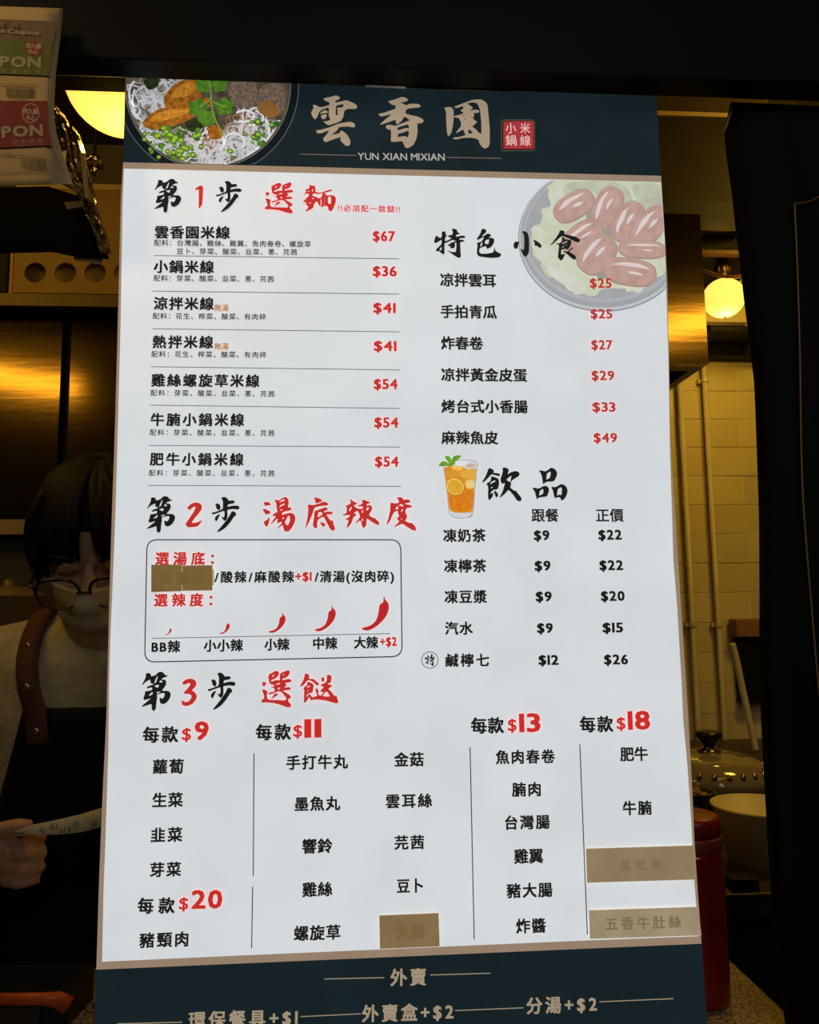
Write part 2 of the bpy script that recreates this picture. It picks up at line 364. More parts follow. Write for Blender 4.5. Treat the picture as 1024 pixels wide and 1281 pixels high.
o2 = box('pot_stand', c.x-.1, c.x+.08, 1.32, 1.47, 0, zst-.0005, blackm); tag(o2, 'black stand carrying the brown lidded pot at the left', 'stand')

# ---------------------------------------------------------------- wrapped box, coupon sheet, bolt (upper left)
wb = thing('wrapped_box', 'black box wrapped in crumpled clear plastic behind the coupon sheet', 'box')
P0 = lambda x, y, Y=.80: (at(x, y, Y).x, at(x, y, Y).z)
slab('box_body', [P0(-70, 236), P0(60, 233), P0(101, 246), P0(118, 276), P0(132, 318), P0(95, 316), P0(60, 309), P0(-70, 312)], .80, .812, mat('black_card', (.003, .0022, .002), .8, spec=.04), wb)
slab('box_flap', [P0(80, 253, .79), P0(110, 250, .79), P0(112, 257, .79), P0(84, 262, .79)], .79, .792, mat('brown_tape', (.12, .06, .02), .4), wb)
vs = []; fs = []; NU, NV = 26, 40
rim_l = [(20, 120), (38, 150), (52, 190), (60, 222), (96, 240), (112, 275), (126, 316)]
rim_r = [(64, 128), (86, 152), (100, 172), (110, 210), (118, 246), (128, 280), (139, 318)]
def lerp_path(P, t):
    t *= len(P)-1; i = min(int(t), len(P)-2); f = t-i; return (P[i][0]+(P[i+1][0]-P[i][0])*f, P[i][1]+(P[i+1][1]-P[i][1])*f)
for j in range(NV+1):
    a = lerp_path(rim_l, j/NV); b = lerp_path(rim_r, j/NV)
    for i in range(NU+1):
        t = i/NU; x = a[0]+(b[0]-a[0])*t; y = a[1]+(b[1]-a[1])*t-10*math.sin(t*math.pi)*(1-j/NV)
        Y = .79+.035*t*t+rnd.uniform(-.004, .004)+.006*math.sin(i*1.7+j*.5)
        p = at(x, y, Y); vs.append(p)
for j in range(NV):
    for i in range(NU): k = j*(NU+1)+i; fs.append((k, k+1, k+NU+2, k+NU+1))
pl = link('plastic_wrap', mesh(vs, fs), mat('crumpled_clear_plastic', (.55, .38, .12), .12, 0, (.12, .07, .02), 40, .8, coat=1), wb)
md = pl.modifiers.new('thickness', 'SOLIDIFY'); md.thickness = .0012
slab('tape_strip', [P0(100, 190, .782), P0(106, 192, .782), P0(112, 250, .782), P0(106, 247, .782)], .782, .783, mat('yellow_tape', (.55, .30, .05), .4), wb)
slab('yellow_label', [P0(76, 190, .782), P0(83, 188, .782), P0(82, 204, .782)], .782, .783, mat('yellow_paper', (.8, .6, .15), .5), wb)
slab('price_tag', [P0(92, 320, .81), P0(128, 321, .81), P0(127, 331, .81), P0(93, 325, .81)], .81, .811, mat('cream_tag', (.50, .38, .18), .6), wb)
setbase(wb, (at(60, 312, .8).x, .85, at(60, 312, .8).z))
bo = thing('hanging_bolt', 'small steel bolt and nut bracket hanging just below the left globe lamp', 'bolt')
c = at(118, 204, 1.06)
lathe('washer', [(0, -.001), (.012, -.001), (.0115, .002), (0, .002)], c, stc, bo, 24)
lathe('nut', [(0, .0), (.0075, .0), (.0075, .007), (0, .007)], c+Vector((0, 0, .002)), stc, bo, 6)
lathe('bolt_shaft', [(0, -.017), (.004, -.017), (.0042, 0), (0, .0)], c, stc, bo, 16)
box('bracket', c.x-.014, c.x+.012, c.y-.008, c.y+.008, c.z-.006, c.z-.001, steel_d, bo, .001)
tube('rod', [c+Vector((0, 0, .008)), c+Vector((0, 0, .5))], .0022, blackm, bo, 8)
setbase(bo, c)

# coupon sheet (curled paper)
CY = .700
cp = thing('coupon_sheet', 'curled tan sheet of printed coupons hanging at the upper left corner', 'poster')
edge = [(79, 10.5), (75, 52), (70, 90), (67.5, 144), (71, 167), (80, 198), (91, 230)]
vs = []; fs = []; NU, NV = 24, 24
def cfront(x, j): return CY+.00035*max(0, x-58)**1.3*.5
for j in range(NV+1):
    e = lerp_path(edge, j/NV)
    lft = (-75, 5+ (234-5)*j/NV)
    for i in range(NU+1):
        t = i/NU; x = lft[0]+(e[0]-lft[0])*t; y = lft[1]+(e[1]-lft[1])*t
        vs.append(at(x, y, cfront(x, j)))
for j in range(NV):
    for i in range(NU): k = j*(NU+1)+i; fs.append((k, k+1, k+NU+2, k+NU+1))
paper = link('paper', mesh(vs, fs), mat('tan_paper', (.50, .33, .13), .7, 0, (.45, .29, .11), 12), cp, True)
md = paper.modifiers.new('thickness', 'SOLIDIFY'); md.thickness = .0004; md.offset = 1

# ---------------------------------------------------------------- flat lettering
GC = {}
def glyph(ch, off):
    k = (ch, off)
    if k in GC: return GC[k]
    c = bpy.data.curves.new('t', 'FONT'); c.body = ch; c.resolution_u = 2
    o = bpy.data.objects.new('t', c); COL.objects.link(o)
    m = bpy.data.meshes.new_from_object(o.evaluated_get(bpy.context.evaluated_depsgraph_get()))
    v0 = [(a.co.x, a.co.y) for a in m.vertices]; f0 = [tuple(p.vertices) for p in m.polygons]
    v, f = [], []
    for q_, (dx, dy) in enumerate(((0, 0),) if off < .004 else ((-off, -off*.8), (off, -off*.8), (-off, off*.8), (off, off*.8))):
        b = len(v); v += [(x+dx, y+dy, q_) for x, y in v0]; f += [tuple(i+b for i in p) for p in f0]
    bpy.data.objects.remove(o); bpy.data.meshes.remove(m); bpy.data.curves.remove(c)
    GC[k] = (v, f); return GC[k]
def layout(s, W, h, off, fit=None):
    """glyph outlines of string s, ink width W, height h (em box for CJK, cap height for latin)"""
    cjk = any(ord(c) > 0x2E80 for c in s)
    em = h/.88 if cjk else h/.69
    items = []; x = 0
    for ch in s:
        if ch == ' ': x += .3; continue
        v, f = glyph(ch, off)
        lo, hi = min(a[0] for a in v), max(a[0] for a in v)
        if ord(ch) > 0x2E80: items.append([v, f, x]); x += 1.0
        else: items.append([v, f, x-lo+.035]); x += hi-lo+.07
    n = len(items)
    l0 = min(a[0] for a in items[0][0])+items[0][2]; l1 = max(a[0] for a in items[-1][0])+items[-1][2]
    nat = l1-l0; target = W/em; sx = 1; extra = 0
    if not cjk or n < 2 or fit == 'scale': sx = target/nat
    else:
        extra = (target-nat)/(n-1)
        if extra < 0: sx = target/nat; extra = 0
    V, Fc = [], []
    for i, (v, f, ox) in enumerate(items):
        b = len(V)
        V += [((a[0]+ox-l0+i*extra)*sx*em, (a[1]-(.38 if cjk else .345))*em, a[2]*.000018) for a in v]
        Fc += [tuple(q+b for q in p) for p in f]
    return V, Fc
class Surf:
    """flat print surface at depth Y; collects shapes; layer lifts each by a hair"""
    def __init__(s, Y): s.Y = Y
    def P(s, px, py, layer=1):
        p = at(px, py, s.Y); return Vector((p.x, s.Y-.00012*layer, p.z))
    def text(s, name, t, x0, y0, x1, y1, h, m, parent, layer=12, off=.022, fit=None):
        off *= .9
        a, b = s.P(x0, y0, layer), s.P(x1, y1, layer); d = b-a; W = d.length; d.normalize(); u = Vector((-d.z, 0, d.x))
        sc = (s.P((x0+x1)/2, y0-5)-s.P((x0+x1)/2, y0+5)).length/10
        V, Fc = layout(t, W, h*sc, off, fit)
        return link(name, mesh([a+d*v[0]+u*v[1]-Vector((0, v[2], 0)) for v in V], Fc), m, parent)
    def poly(s, name, loops, m, parent, layer=6):
        V, Fc = [], []; s.add(V, Fc, loops, layer); return link(name, mesh(V, Fc), m, parent)
    def add(s, V, Fc, loops, layer):
        if not isinstance(loops[0][0], (tuple, list)): loops = [loops]
        tri = tessellate_polygon([[Vector((p[0], p[1], 0)) for p in l] for l in loops]); b = len(V)
        V += [s.P(p[0], p[1], layer) for l in loops for p in l]; Fc += [tuple(i+b for i in t) for t in tri]
    def stroke(s, V, Fc, pts, wd, layer):
        n = len(pts); L, R = [], []
        for i, p in enumerate(pts):
            q0, q1 = pts[max(i-1, 0)], pts[min(i+1, n-1)]; dx, dy = q1[0]-q0[0], q1[1]-q0[1]; l = math.hypot(dx, dy) or 1
            ww = (wd[i] if isinstance(wd, list) else wd)/2
            L.append((p[0]-dy/l*ww, p[1]+dx/l*ww)); R.append((p[0]+dy/l*ww, p[1]-dx/l*ww))
        b = len(V); V += [s.P(p[0], p[1], layer) for p in L+R]; Fc += [(b+i, b+i+1, b+n+i+1, b+n+i) for i in range(n-1)]
    def line(s, name, pts, wd, m, parent, layer=5):
        V, Fc = [], []; s.stroke(V, Fc, pts, wd, layer); return link(name, mesh(V, Fc), m, parent)
def circ(cx, cy, rx, ry=None, n=28, rot=0, jit=0, a0=0, a1=2*math.pi):
    ry = ry or rx; o = []
    for k in range(n):
        a = a0+(a1-a0)*k/n; j = 1+rnd.uniform(-jit, jit); x, y = rx*j*math.cos(a), ry*j*math.sin(a)
        o.append((cx+x*math.cos(rot)-y*math.sin(rot), cy+x*math.sin(rot)+y*math.cos(rot)))
    return o
def rrect(x0, y0, x1, y1, r, n=6):
    o = []
    for cx, cy, a in ((x1-r, y0+r, -90), (x1-r, y1-r, 0), (x0+r, y1-r, 90), (x0+r, y0+r, 180)):
        for k in range(n+1): t = math.radians(a+90*k/n); o.append((cx+r*math.cos(t), cy+r*math.sin(t)))
    return o
def smooth2(pts, sub=4):
    n = len(pts); P = [Vector((p[0], p[1], 0)) for p in pts]; o = []
    for i in range(n):
        p0, p1, p2, p3 = P[i-1], P[i], P[(i+1) % n], P[(i+2) % n]
        for k in range(sub):
            t = k/sub; q = .5*((2*p1)+(p2-p0)*t+(2*p0-5*p1+4*p2-p3)*t*t+(3*p1-p0-3*p2+p3)*t**3); o.append((q.x, q.y))
    return o
def spline2(pts, sub=6):
    return [(p.x, p.y) for p in catmull([(a, b, 0) for a, b in pts], sub)]

# coupon print
cs = Surf(CY-.0012)
pap = lambda n, c, c2=None: mat('coupon_'+n, c, .7, 0, c2, 60)
rule = pap('rule', (.12, .08, .03))
cs.poly('header_block', [(-60, 22), (70, 27), (67, 52), (-60, 48)], pap('brown', (.16, .10, .045), (.13, .08, .035)), cp, 2)
cs.text('lettering', '優惠券', -20, 31, 25, 33.5, 8, pap('dim', (.24, .16, .08)), cp)
cs.text('lettering', 'Cash Coupons', -14, 39, 50, 42.5, 5.5, pap('pale', (.45, .32, .17)), cp, fit='scale')
cs.poly('green_block', [(-60, 48), (66, 52), (61, 95), (-60, 90)], pap('green', (.11, .13, .010), (.09, .105, .008)), cp, 2)
cs.text('lettering', 'COUPON', -56, 76.5, 52.5, 79.5, 12.5, pap('shade', (.07, .07, .01)), cp, 3, .05)
cs.text('lettering', 'COUPON', -57, 75.5, 51.5, 78.5, 12.5, pap('olive_letter', (.33, .30, .12)), cp, 4, .04)
cs.text('lettering', '現金禮券', 0, 88.5, 52, 91, 7, pap('faint', (.28, .26, .09)), cp, 4, 0)
cs.poly('seal', circ(42.5, 61, 11.5, 9), pap('dark_red', (.25, .015, .008)), cp, 4)
for c_, (x0, y0, x1, y1, h, s_) in zip((1, 2), ((33, 57.5, 52, 58.7, 6, '西九龍'), (35.5, 65, 48.5, 66, 6, '中心'))):
    cs.text('lettering', s_, x0, y0, x1, y1, h, pap('cream', (.6, .45, .25)), cp, 6, .02)
def barcode(x0, y0, x1, y1, sl):
    V, Fc = [], []; x = x0
    while x < x1:
        wd = rnd.choice((.5, .8, 1.2)); yy = (x-x0)*sl
        cs.add(V, Fc, [(x, y0+yy), (x+wd, y0+yy), (x+wd, y1+yy), (x, y1+yy)], 3); x += wd+rnd.choice((.5, .7, 1.1))
    link('barcode', mesh(V, Fc), rule, cp)
barcode(8, 109, 41, 121, .01); barcode(27, 198.5, 58, 211, -.02)
cs.text('lettering', '1234587', 14, 123.5, 34, 123.6, 2, rule, cp, 3, 0); cs.text('lettering', '1023871', 36, 212.6, 54, 212, 2, rule, cp, 3, 0)
cs.line('rule', [(-60, 104), (46, 106.5)], .7, rule, cp)
cs.line('rule', [(-60, 192), (53, 196)], .7, rule, cp); cs.line('rule', [(-60, 218), (79, 214)], .7, rule, cp)
cs.line('rule', [(71, 27), (66, 60), (61.5, 95), (60, 130), (61, 160), (67, 190), (79, 214)], .8, rule, cp)
cs.poly('red_block', [(-60, 126), (59, 126.5), (60.5, 155), (65, 182), (-60, 188)], pap('red', (.21, .006, .005), (.18, .005, .004)), cp, 2)
cs.text('lettering', 'COUPON', -54, 169, 55, 164, 13, pap('shade_red', (.10, .01, .005)), cp, 3, .05)
cs.text('lettering', 'COUPON', -55, 168, 54, 163, 13, pap('grey_letter', (.36, .28, .16)), cp, 4, .04)
cs.text('lettering', '現金禮券', 14, 179.5, 55, 177, 8, pap('red_faint', (.42, .16, .08)), cp, 4, 0)
cs.poly('seal', [circ(38.5, 142, 10.8, 12.2), circ(38.5, 142, 10.0, 11.4)], pap('cream', (.6, .45, .25)), cp, 4)
cs.text('lettering', '西九龍', 29.5, 139.5, 47.5, 140, 7, pap('cream', (.6, .45, .25)), cp, 6, .02)
cs.text('lettering', '中心', 33, 148, 45, 148.4, 6.5, pap('cream', (.6, .45, .25)), cp, 6, .02)
cs.text('lettering', '有效期至', 5, 193, 15, 193.2, 2.6, rule, cp, 3, 0)
setbase(cp, (at(0, 232, CY).x, CY, at(0, 232, CY).z))

# ---------------------------------------------------------------- the menu board
bd = thing('menu_board', 'tall white lit menu board with a teal header and footer in the middle', 'menu board')
Bs = Surf(YB)
WHITE, TEAL, TAN = (221, 225, 228), (24, 37, 42), (156, 134, 112)
ZBOT = ZC
def bottom(px):
    """pixel row where the board meets the counter"""
    return 1292
L_ED = [(159, 78), (157, 97), (154, 203), (151, 250), (147.5, 400), (143, 560), (140, 640), (136.5, 760), (133, 900), (128, 1000), (124, 1100), (120.5, 1213), (117.5, 1296)]
R_ED = [(817.5, 78), (820, 118), (826.5, 220), (831.5, 300), (834.5, 360), (836.5, 450), (838, 540), (841, 600), (845.5, 660), (849, 720), (853.5, 790), (858, 860), (862.5, 930), (866, 1000), (868.5, 1060), (872, 1110), (877, 1180), (884.5, 1296)]
def edge_x(E, y):
    for a, b in zip(E, E[1:]):
        if y <= b[1]: return a[0]+(b[0]-a[0])*(y-a[1])/(b[1]-a[1])
    return E[-1][0]
outline = L_ED+R_ED[::-1]
o = slab('board_panel', [(lambda p: (p.x, max(p.z, ZC+.0005)))(at(x, y, YB)) for x, y in outline], YB, YB+.010, mat('board_side_tan', lin((120, 92, 50)), .6), bd)
def inset(E, dx0, dx1, y0, y1, n=22):
    return [(edge_x(E, y0+(y1-y0)*k/n)+(dx0+(dx1-dx0)*k/n), y0+(y1-y0)*k/n) for k in range(n+1)]
yTop = lambda x: 202.5+(x-154)*.02602      # upper edge of upper tan stripe
yTop2 = lambda x: 210.8+(x-154)*.0255
yBot = lambda x: 1203-(x-120)*.0435
yBot2 = lambda x: 1213-(x-120)*.0430
# tan sheet with the white page on it
Lp = inset(L_ED, 0, 0, 203, 1213); Rp = inset(R_ED, 0, 0, 220, 1180.5)
tanm = ink(TAN, (152, 130, 109), 30, 'ink_tan')
Bs.poly('tan_border', Lp+Rp[::-1], tanm, bd, 1)
Lw = [(edge_x(L_ED, y)+d, y) for y, d in ((211, 1.5), (260, 2.5), (400, 3.5), (560, 3.8), (640, 4.5), (700, 4), (800, 2.5), (860, 2.5), (940, 4.5), (1050, 6), (1120, 6), (1203, 7))]
Rw = [(edge_x(R_ED, y)-d, y) for y, d in ((228, .8), (300, .6), (450, .8), (560, 1.6), (640, 4), (700, 6), (760, 5), (850, 5.5), (900, 6.5), (960, 4.5), (1030, 3), (1100, 3.5), (1171, 3))]
pgm = ink(WHITE, (216, 220, 223), 14, 'white_page')
nt = pgm.node_tree; b_ = nt.nodes['Principled BSDF']; tc = nt.nodes.new('ShaderNodeTexCoord'); nz = nt.nodes.new('ShaderNodeTexNoise')
nz.inputs['Scale'].default_value = 9; nz.inputs['Detail'].default_value = 3; nz.inputs['Distortion'].default_value = .6
bp = nt.nodes.new('ShaderNodeBump'); bp.inputs['Strength'].default_value = .6; bp.inputs['Distance'].default_value = .01
nt.links.new(tc.outputs['Object'], nz.inputs[0]); nt.links.new(nz.outputs['Fac'], bp.inputs['Height']); nt.links.new(bp.outputs[0], b_.inputs['Normal'])
Bs.poly('white_page', Lw+[(x, yBot(x)) for x in (300, 474, 600, 737)]+Rw[::-1]+[(x, yTop2(x)) for x in (700, 500, 300)], pgm, bd, 2)
tealm = ink(TEAL, (22, 34, 38), 20, 'ink_teal')
Bs.poly('header_band', inset(L_ED, 0, 0, 79, 203, 4)+[(x, yTop(x)) for x in (200, 300, 400, 500, 600, 700)]+inset(R_ED, 0, 0, 79, 220, 4)[::-1], tealm, bd, 5)
fb = [(120.5, 1213)]+[(x, yBot2(x)) for x in (250, 400, 550, 700)]+[(877, 1180.5), (884, 1288), (118, 1288)]
Bs.poly('footer_band', fb, tealm, bd, 5)

# traced brush characters: (crop origin x, y, size), pieces = [outline, holes...]
BR = {
'雲': ((380,110,80), [[[(305,180),(440,150),(520,130),(580,160),(565,195),(495,220),(510,245),(660,210),(690,210),(800,255),(850,290),(850,330),(820,348),(700,345),(645,375),(632,470),(595,535),(540,565),(390,610),(345,580),(310,540),(370,545),(425,520),(395,450),(402,320),(300,350),(240,400),(215,480),(180,515),(150,490),(112,405),(155,335),(145,285),(180,280),(260,325),(410,285),(410,240),(345,220)],[(512,290),(640,268),(625,320),(560,325),(520,340),(548,375),(530,400),(548,435),(508,455)]],
 [[(245,425),(290,390),(340,360),(385,390),(380,410),(300,420)]],[[(268,455),(330,430),(370,440),(360,480),(320,515),(285,500)]],
 [[(190,690),(270,680),(400,645),(560,580),(740,552),(795,568),(825,610),(805,640),(770,642),(720,628),(620,630),(550,642),(550,670),(490,725),(432,765),(575,735),(580,700),(610,692),(690,755),(738,840),(745,885),(732,925),(695,942),(660,928),(600,870),(578,835),(600,790),(430,848),(350,880),(310,850),(312,815),(370,750),(408,685),(270,740),(215,735)]]]),
'香': ((460,110,80), [[[(318,222),(400,205),(550,152),(610,170),(648,198),(620,225),(510,250),(575,265),(600,290),(680,262),(800,265),(835,285),(840,315),(800,325),(640,340),(605,370),(600,420),(700,450),(790,465),(870,505),(895,540),(865,570),(785,580),(795,700),(775,830),(720,930),(640,975),(595,965),(570,900),(545,860),(440,872),(362,868),(370,800),(370,682),(310,670),(282,640),(300,605),(360,598),(430,618),(455,610),(640,540),(675,530),(585,465),(545,530),(490,580),(450,590),(445,515),(300,570),(180,605),(270,520),(390,425),(210,472),(158,425),(250,410),(440,345),(445,290),(380,280)],[(465,645),(645,590),(660,660),(600,650),(480,690)],[(470,800),(485,750),(510,735),(560,725),(650,690),(655,740),(635,805),(590,780),(520,790)]]]),
'園': ((545,115,80), [[[(130,262),(230,248),(280,290),(285,400),(270,560),(240,680),(200,720),(178,680),(165,500),(160,320)]],
 [[(280,250),(440,190),(570,140),(700,128),(760,145),(820,200),(840,380),(860,620),(858,840),(835,895),(780,920),(730,885),(690,820),(685,785),(650,760),(560,742),(430,745),(340,770),(275,765),(275,740),(350,735),(480,700),(450,660),(440,605),(330,670),(320,655),(400,560),(400,500),(370,430),(290,412),(290,398),(380,375),(440,355),(435,340),(385,305),(435,280),(435,235),(330,272)],[(490,195),(600,175),(660,195),(690,260),(705,300),(712,380),(725,500),(725,680),(705,680),(640,610),(575,562),(620,530),(658,490),(590,440),(612,378),(598,350),(670,345),(695,325),(680,298),(600,294),(535,320),(592,265),(560,235)],[(525,600),(595,670),(510,678)],[(450,455),(490,425),(470,460)],[(415,395),(470,375),(430,400)],[(520,530),(550,500),(530,535)]]]),
'第': ((175,615,60), [[[(155,370),(235,220),(245,130),(300,125),(350,150),(345,195),(440,170),(500,110),(560,98),(615,125),(635,165),(680,170),(690,190),(650,210),(600,220),(560,255),(640,260),(665,290),(665,350),(630,410),(570,480),(700,480),(745,510),(760,560),(740,630),(690,700),(620,745),(565,745),(535,715),(522,625),(555,620),(580,645),(620,600),(635,560),(630,525),(560,530),(470,555),(480,620),(465,680),(450,840),(410,888),(365,855),(360,740),(270,770),(160,800),(155,785),(260,700),(350,630),(215,668),(185,635),(215,560),(225,490),(300,480),(370,465),(375,410),(265,435),(255,410),(300,385),(410,350),(350,330),(330,300),(340,255),(240,300),(180,360)],[(415,330),(440,260),(490,165),(480,240),(450,320)],[(515,315),(545,265),(600,310)],[(410,380),(520,355),(495,420),(470,415)],[(290,580),(380,495),(385,545),(340,570)],[(465,505),(550,495),(520,520),(470,535)]]]),
'步': ((255,615,60), [[[(370,140),(430,115),(480,130),(520,170),(535,200),(620,188),(655,205),(665,240),(620,260),(520,275),(505,330),(600,305),(700,298),(750,315),(768,345),(740,388),(620,375),(500,392),(510,480),(500,590),(445,635),(415,600),(370,535),(430,555),(445,500),(440,410),(340,445),(190,498),(165,455),(260,435),(410,375),(410,200)]],
 [[(238,265),(310,255),(350,290),(360,340),(345,400),(300,392),(265,350),(262,300)]],[[(240,560),(290,500),(360,485),(320,550),(290,620),(262,638),(238,600)]],[[(590,430),(640,420),(680,450),(700,500),(650,535),(560,670),(460,780),(350,850),(290,868),(285,850),(380,740),(480,620),(560,500)]]]),
'選': ((320,835,60), [[[(125,315),(205,305),(228,345),(165,418),(150,370)]],
 [[(130,470),(180,463),(255,505),(238,600),(250,670),(310,690),(480,690),(620,700),(660,660),(600,580),(545,515),(480,505),(360,555),(275,575),(270,535),(410,510),(390,430),(330,425),(335,410),(390,400),(395,375),(310,350),(280,300),(275,230),(255,190),(285,180),(275,145),(340,115),(420,68),(470,75),(498,105),(490,150),(455,200),(400,240),(340,265),(320,300),(420,270),(465,262),(512,275),(512,130),(600,85),(690,50),(725,80),(720,130),(680,190),(640,215),(565,240),(565,268),(700,240),(750,255),(770,285),(720,315),(630,325),(625,345),(665,370),(640,395),(600,430),(680,418),(740,425),(748,455),(720,475),(570,490),(620,520),(720,580),(748,620),(740,655),(700,665),(685,690),(700,730),(750,780),(752,825),(720,850),(650,840),(500,785),(380,755),(250,742),(130,745),(120,700),(140,672),(180,665),(175,590)],[(340,195),(390,140),(400,160),(350,205)],[(570,165),(595,135),(612,140),(595,162)],[(410,360),(515,320),(515,345),(480,362)],[(465,475),(490,420),(515,430),(505,460)]],
 [[(380,560),(470,550),(480,575),(330,675),(320,670),(385,590)]]]),
'麵': ((370,215,60), [[[(270,292),(425,320),(410,345),(425,395),(410,440),(510,465),(590,440),(700,400),(760,390),(782,415),(720,435),(600,465),(650,490),(640,520),(760,510),(830,530),(855,580),(850,660),(810,780),(760,855),(710,850),(690,800),(680,750),(640,740),(545,768),(530,740),(515,745),(495,730),(445,635),(390,700),(370,790),(290,830),(215,865),(205,845),(270,770),(240,720),(195,710),(230,660),(155,665),(160,640),(280,520),(265,480),(215,480),(145,545),(205,455),(225,430),(200,400),(290,360),(295,330)],[(355,495),(390,475),(500,490),(580,470),(560,510),(540,565),(490,582),(430,550),(355,525)],[(255,430),(275,410),(290,430),(275,445)],[(340,440),(350,390),(372,375),(362,430)],[(345,600),(365,560),(390,590)],[(275,690),(325,655),(315,680),(285,698)],[(530,600),(545,600),(550,735),(530,735)],[(685,545),(750,545),(750,695),(685,695)],[(600,590),(625,565),(620,590)],[(600,655),(630,628),(615,655)],[(588,725),(605,695),(615,718)]]]),
'湯': ((322,612,60), [[[(125,300),(170,275),(220,275),(270,300),(290,335),(250,350),(200,350),(180,370)]],[[(115,450),(145,412),(190,440),(250,460),(290,495),(250,530),(185,545),(160,515)]],[[(270,590),(240,750),(205,805),(170,790),(135,710),(150,685),(190,670)]],
 [[(358,222),(460,245),(540,190),(590,168),(640,190),(665,240),(668,300),(650,390),(710,395),(735,430),(700,455),(540,490),(520,560),(590,530),(720,505),(780,540),(815,610),(800,700),(740,820),(680,895),(620,910),(570,890),(540,760),(435,845),(425,830),(520,735),(510,690),(435,735),(420,690),(440,620),(290,750),(280,740),(400,575),(330,580),(330,545),(380,510),(430,490),(410,400),(400,300)],[(465,290),(490,255),(575,210),(582,250),(540,262)],[(460,405),(490,345),(580,300),(575,350),(540,345)],[(470,460),(520,430),(545,435),(510,460)],[(580,720),(660,560),(690,580),(695,680),(645,785)],[(525,635),(560,600),(575,610),(545,642)]]]),
'底': ((374,612,60), [[[(312,175),(400,190),(470,220),(495,255),(440,285),(350,308),(345,240)]],[[(180,350),(215,328),(300,345),(440,305),(500,275),(570,275),(630,320),(600,352),(480,358),(330,390),(290,520),(220,690),(150,825),(135,815),(180,620),(200,420)]],
 [[(328,470),(400,450),(540,395),(590,395),(615,430),(590,455),(530,470),(555,505),(590,480),(680,480),(730,510),(690,540),(580,545),(610,590),(680,685),(700,662),(720,670),(735,750),(770,850),(745,885),(710,888),(660,850),(600,730),(520,580),(400,655),(385,740),(392,810),(365,838),(330,835),(290,765),(310,660),(325,560)],[(410,500),(470,485),(500,520),(490,550),(395,612)]],[[(445,705),(520,715),(565,755),(545,795),(510,803),(480,775)]]]),
'辣': ((422,612,60), [[[(258,225),(290,225),(340,265),(400,290),(425,320),(345,345),(370,380),(430,415),(510,430),(545,400),(540,372),(450,368),(425,350),(500,330),(540,290),(515,245),(570,225),(600,250),(690,275),(680,300),(615,330),(620,355),(690,340),(740,380),(735,440),(665,560),(760,615),(800,620),(850,670),(890,720),(885,760),(850,765),(780,730),(620,620),(618,740),(605,790),(555,835),(530,810),(495,660),(385,735),(380,725),(490,590),(430,455),(345,520),(395,530),(395,565),(340,600),(290,740),(215,825),(190,825),(240,655),(180,660),(170,635),(250,600),(265,550),(120,565),(115,535),(190,520),(200,380),(160,365),(270,320),(285,280)],[(240,475),(265,410),(305,375),(300,420),(270,465)],[(510,480),(545,440),(545,500),(525,510)],[(615,410),(650,385),(672,390),(650,450),(620,460)],[(510,650),(545,625),(540,700)]]]),
'度': ((476,612,60), [[[(340,175),(430,175),(470,200),(490,235),(560,218),(615,235),(635,270),(600,290),(490,315),(640,345),(665,370),(645,395),(570,400),(530,440),(525,500),(565,580),(550,630),(515,680),(600,720),(660,720),(740,800),(755,870),(740,885),(680,880),(580,820),(460,735),(290,815),(285,800),(400,690),(350,650),(350,620),(400,565),(370,540),(365,460),(290,490),(250,550),(200,680),(130,765),(120,755),(170,600),(200,460),(205,300),(230,292),(320,310),(395,285),(375,230)],[(305,440),(345,365),(370,375),(372,430)],[(375,350),(440,318),(480,350),(475,378),(420,358)],[(425,490),(455,430),(478,430),(460,475)],[(425,655),(435,632),(462,625),(445,650)]]]),
'餸': ((370,835,60), [[[(205,105),(290,165),(290,190),(275,240),(380,240),(495,345),(490,365),(455,385),(350,290),(260,262),(160,380),(95,408),(90,390),(160,270)]],
 [[(250,290),(370,345),(380,410),(360,510),(330,545),(280,540),(225,600),(225,630),(275,565),(300,565),(355,640),(370,625),(460,605),(410,450),(440,442),(485,480),(480,570),(510,600),(540,590),(600,515),(540,520),(520,490),(600,415),(540,385),(535,360),(600,340),(660,290),(665,160),(700,145),(765,185),(760,240),(745,320),(665,345),(780,380),(770,395),(690,455),(750,505),(830,610),(860,585),(880,640),(908,730),(890,760),(820,755),(640,700),(500,682),(370,682),(330,700),(315,690),(285,620),(245,700),(200,748),(170,735),(175,600),(180,480),(155,435),(240,370)],[(225,440),(260,395),(305,378),(300,400)],[(240,505),(285,462),(260,500)],[(560,610),(655,495),(735,620)]],[[(545,205),(610,210),(600,300),(565,300),(545,270)]]]),
'特': ((538,280,50), [[[(290,210),(385,210),(395,300),(415,320),(480,315),(560,290),(575,230),(545,150),(610,138),(660,160),(695,190),(680,225),(755,255),(740,275),(660,300),(655,350),(740,330),(810,312),(870,330),(900,355),(870,380),(745,385),(740,425),(820,418),(880,460),(860,470),(760,485),(765,650),(780,850),(755,885),(710,885),(630,840),(440,710),(440,695),(540,735),(650,740),(665,600),(660,490),(625,510),(630,580),(610,630),(570,650),(545,635),(495,645),(520,590),(440,580),(445,560),(530,500),(665,455),(620,450),(570,425),(390,510),(360,510),(360,780),(330,800),(290,780),(220,710),(180,725),(125,690),(280,540),(290,420),(170,495),(120,510),(90,480),(130,330),(170,325),(250,385),(290,350)],[(225,680),(285,600),(285,700)],[(375,470),(375,380),(410,330),(450,330),(480,365),(550,385)]]]),
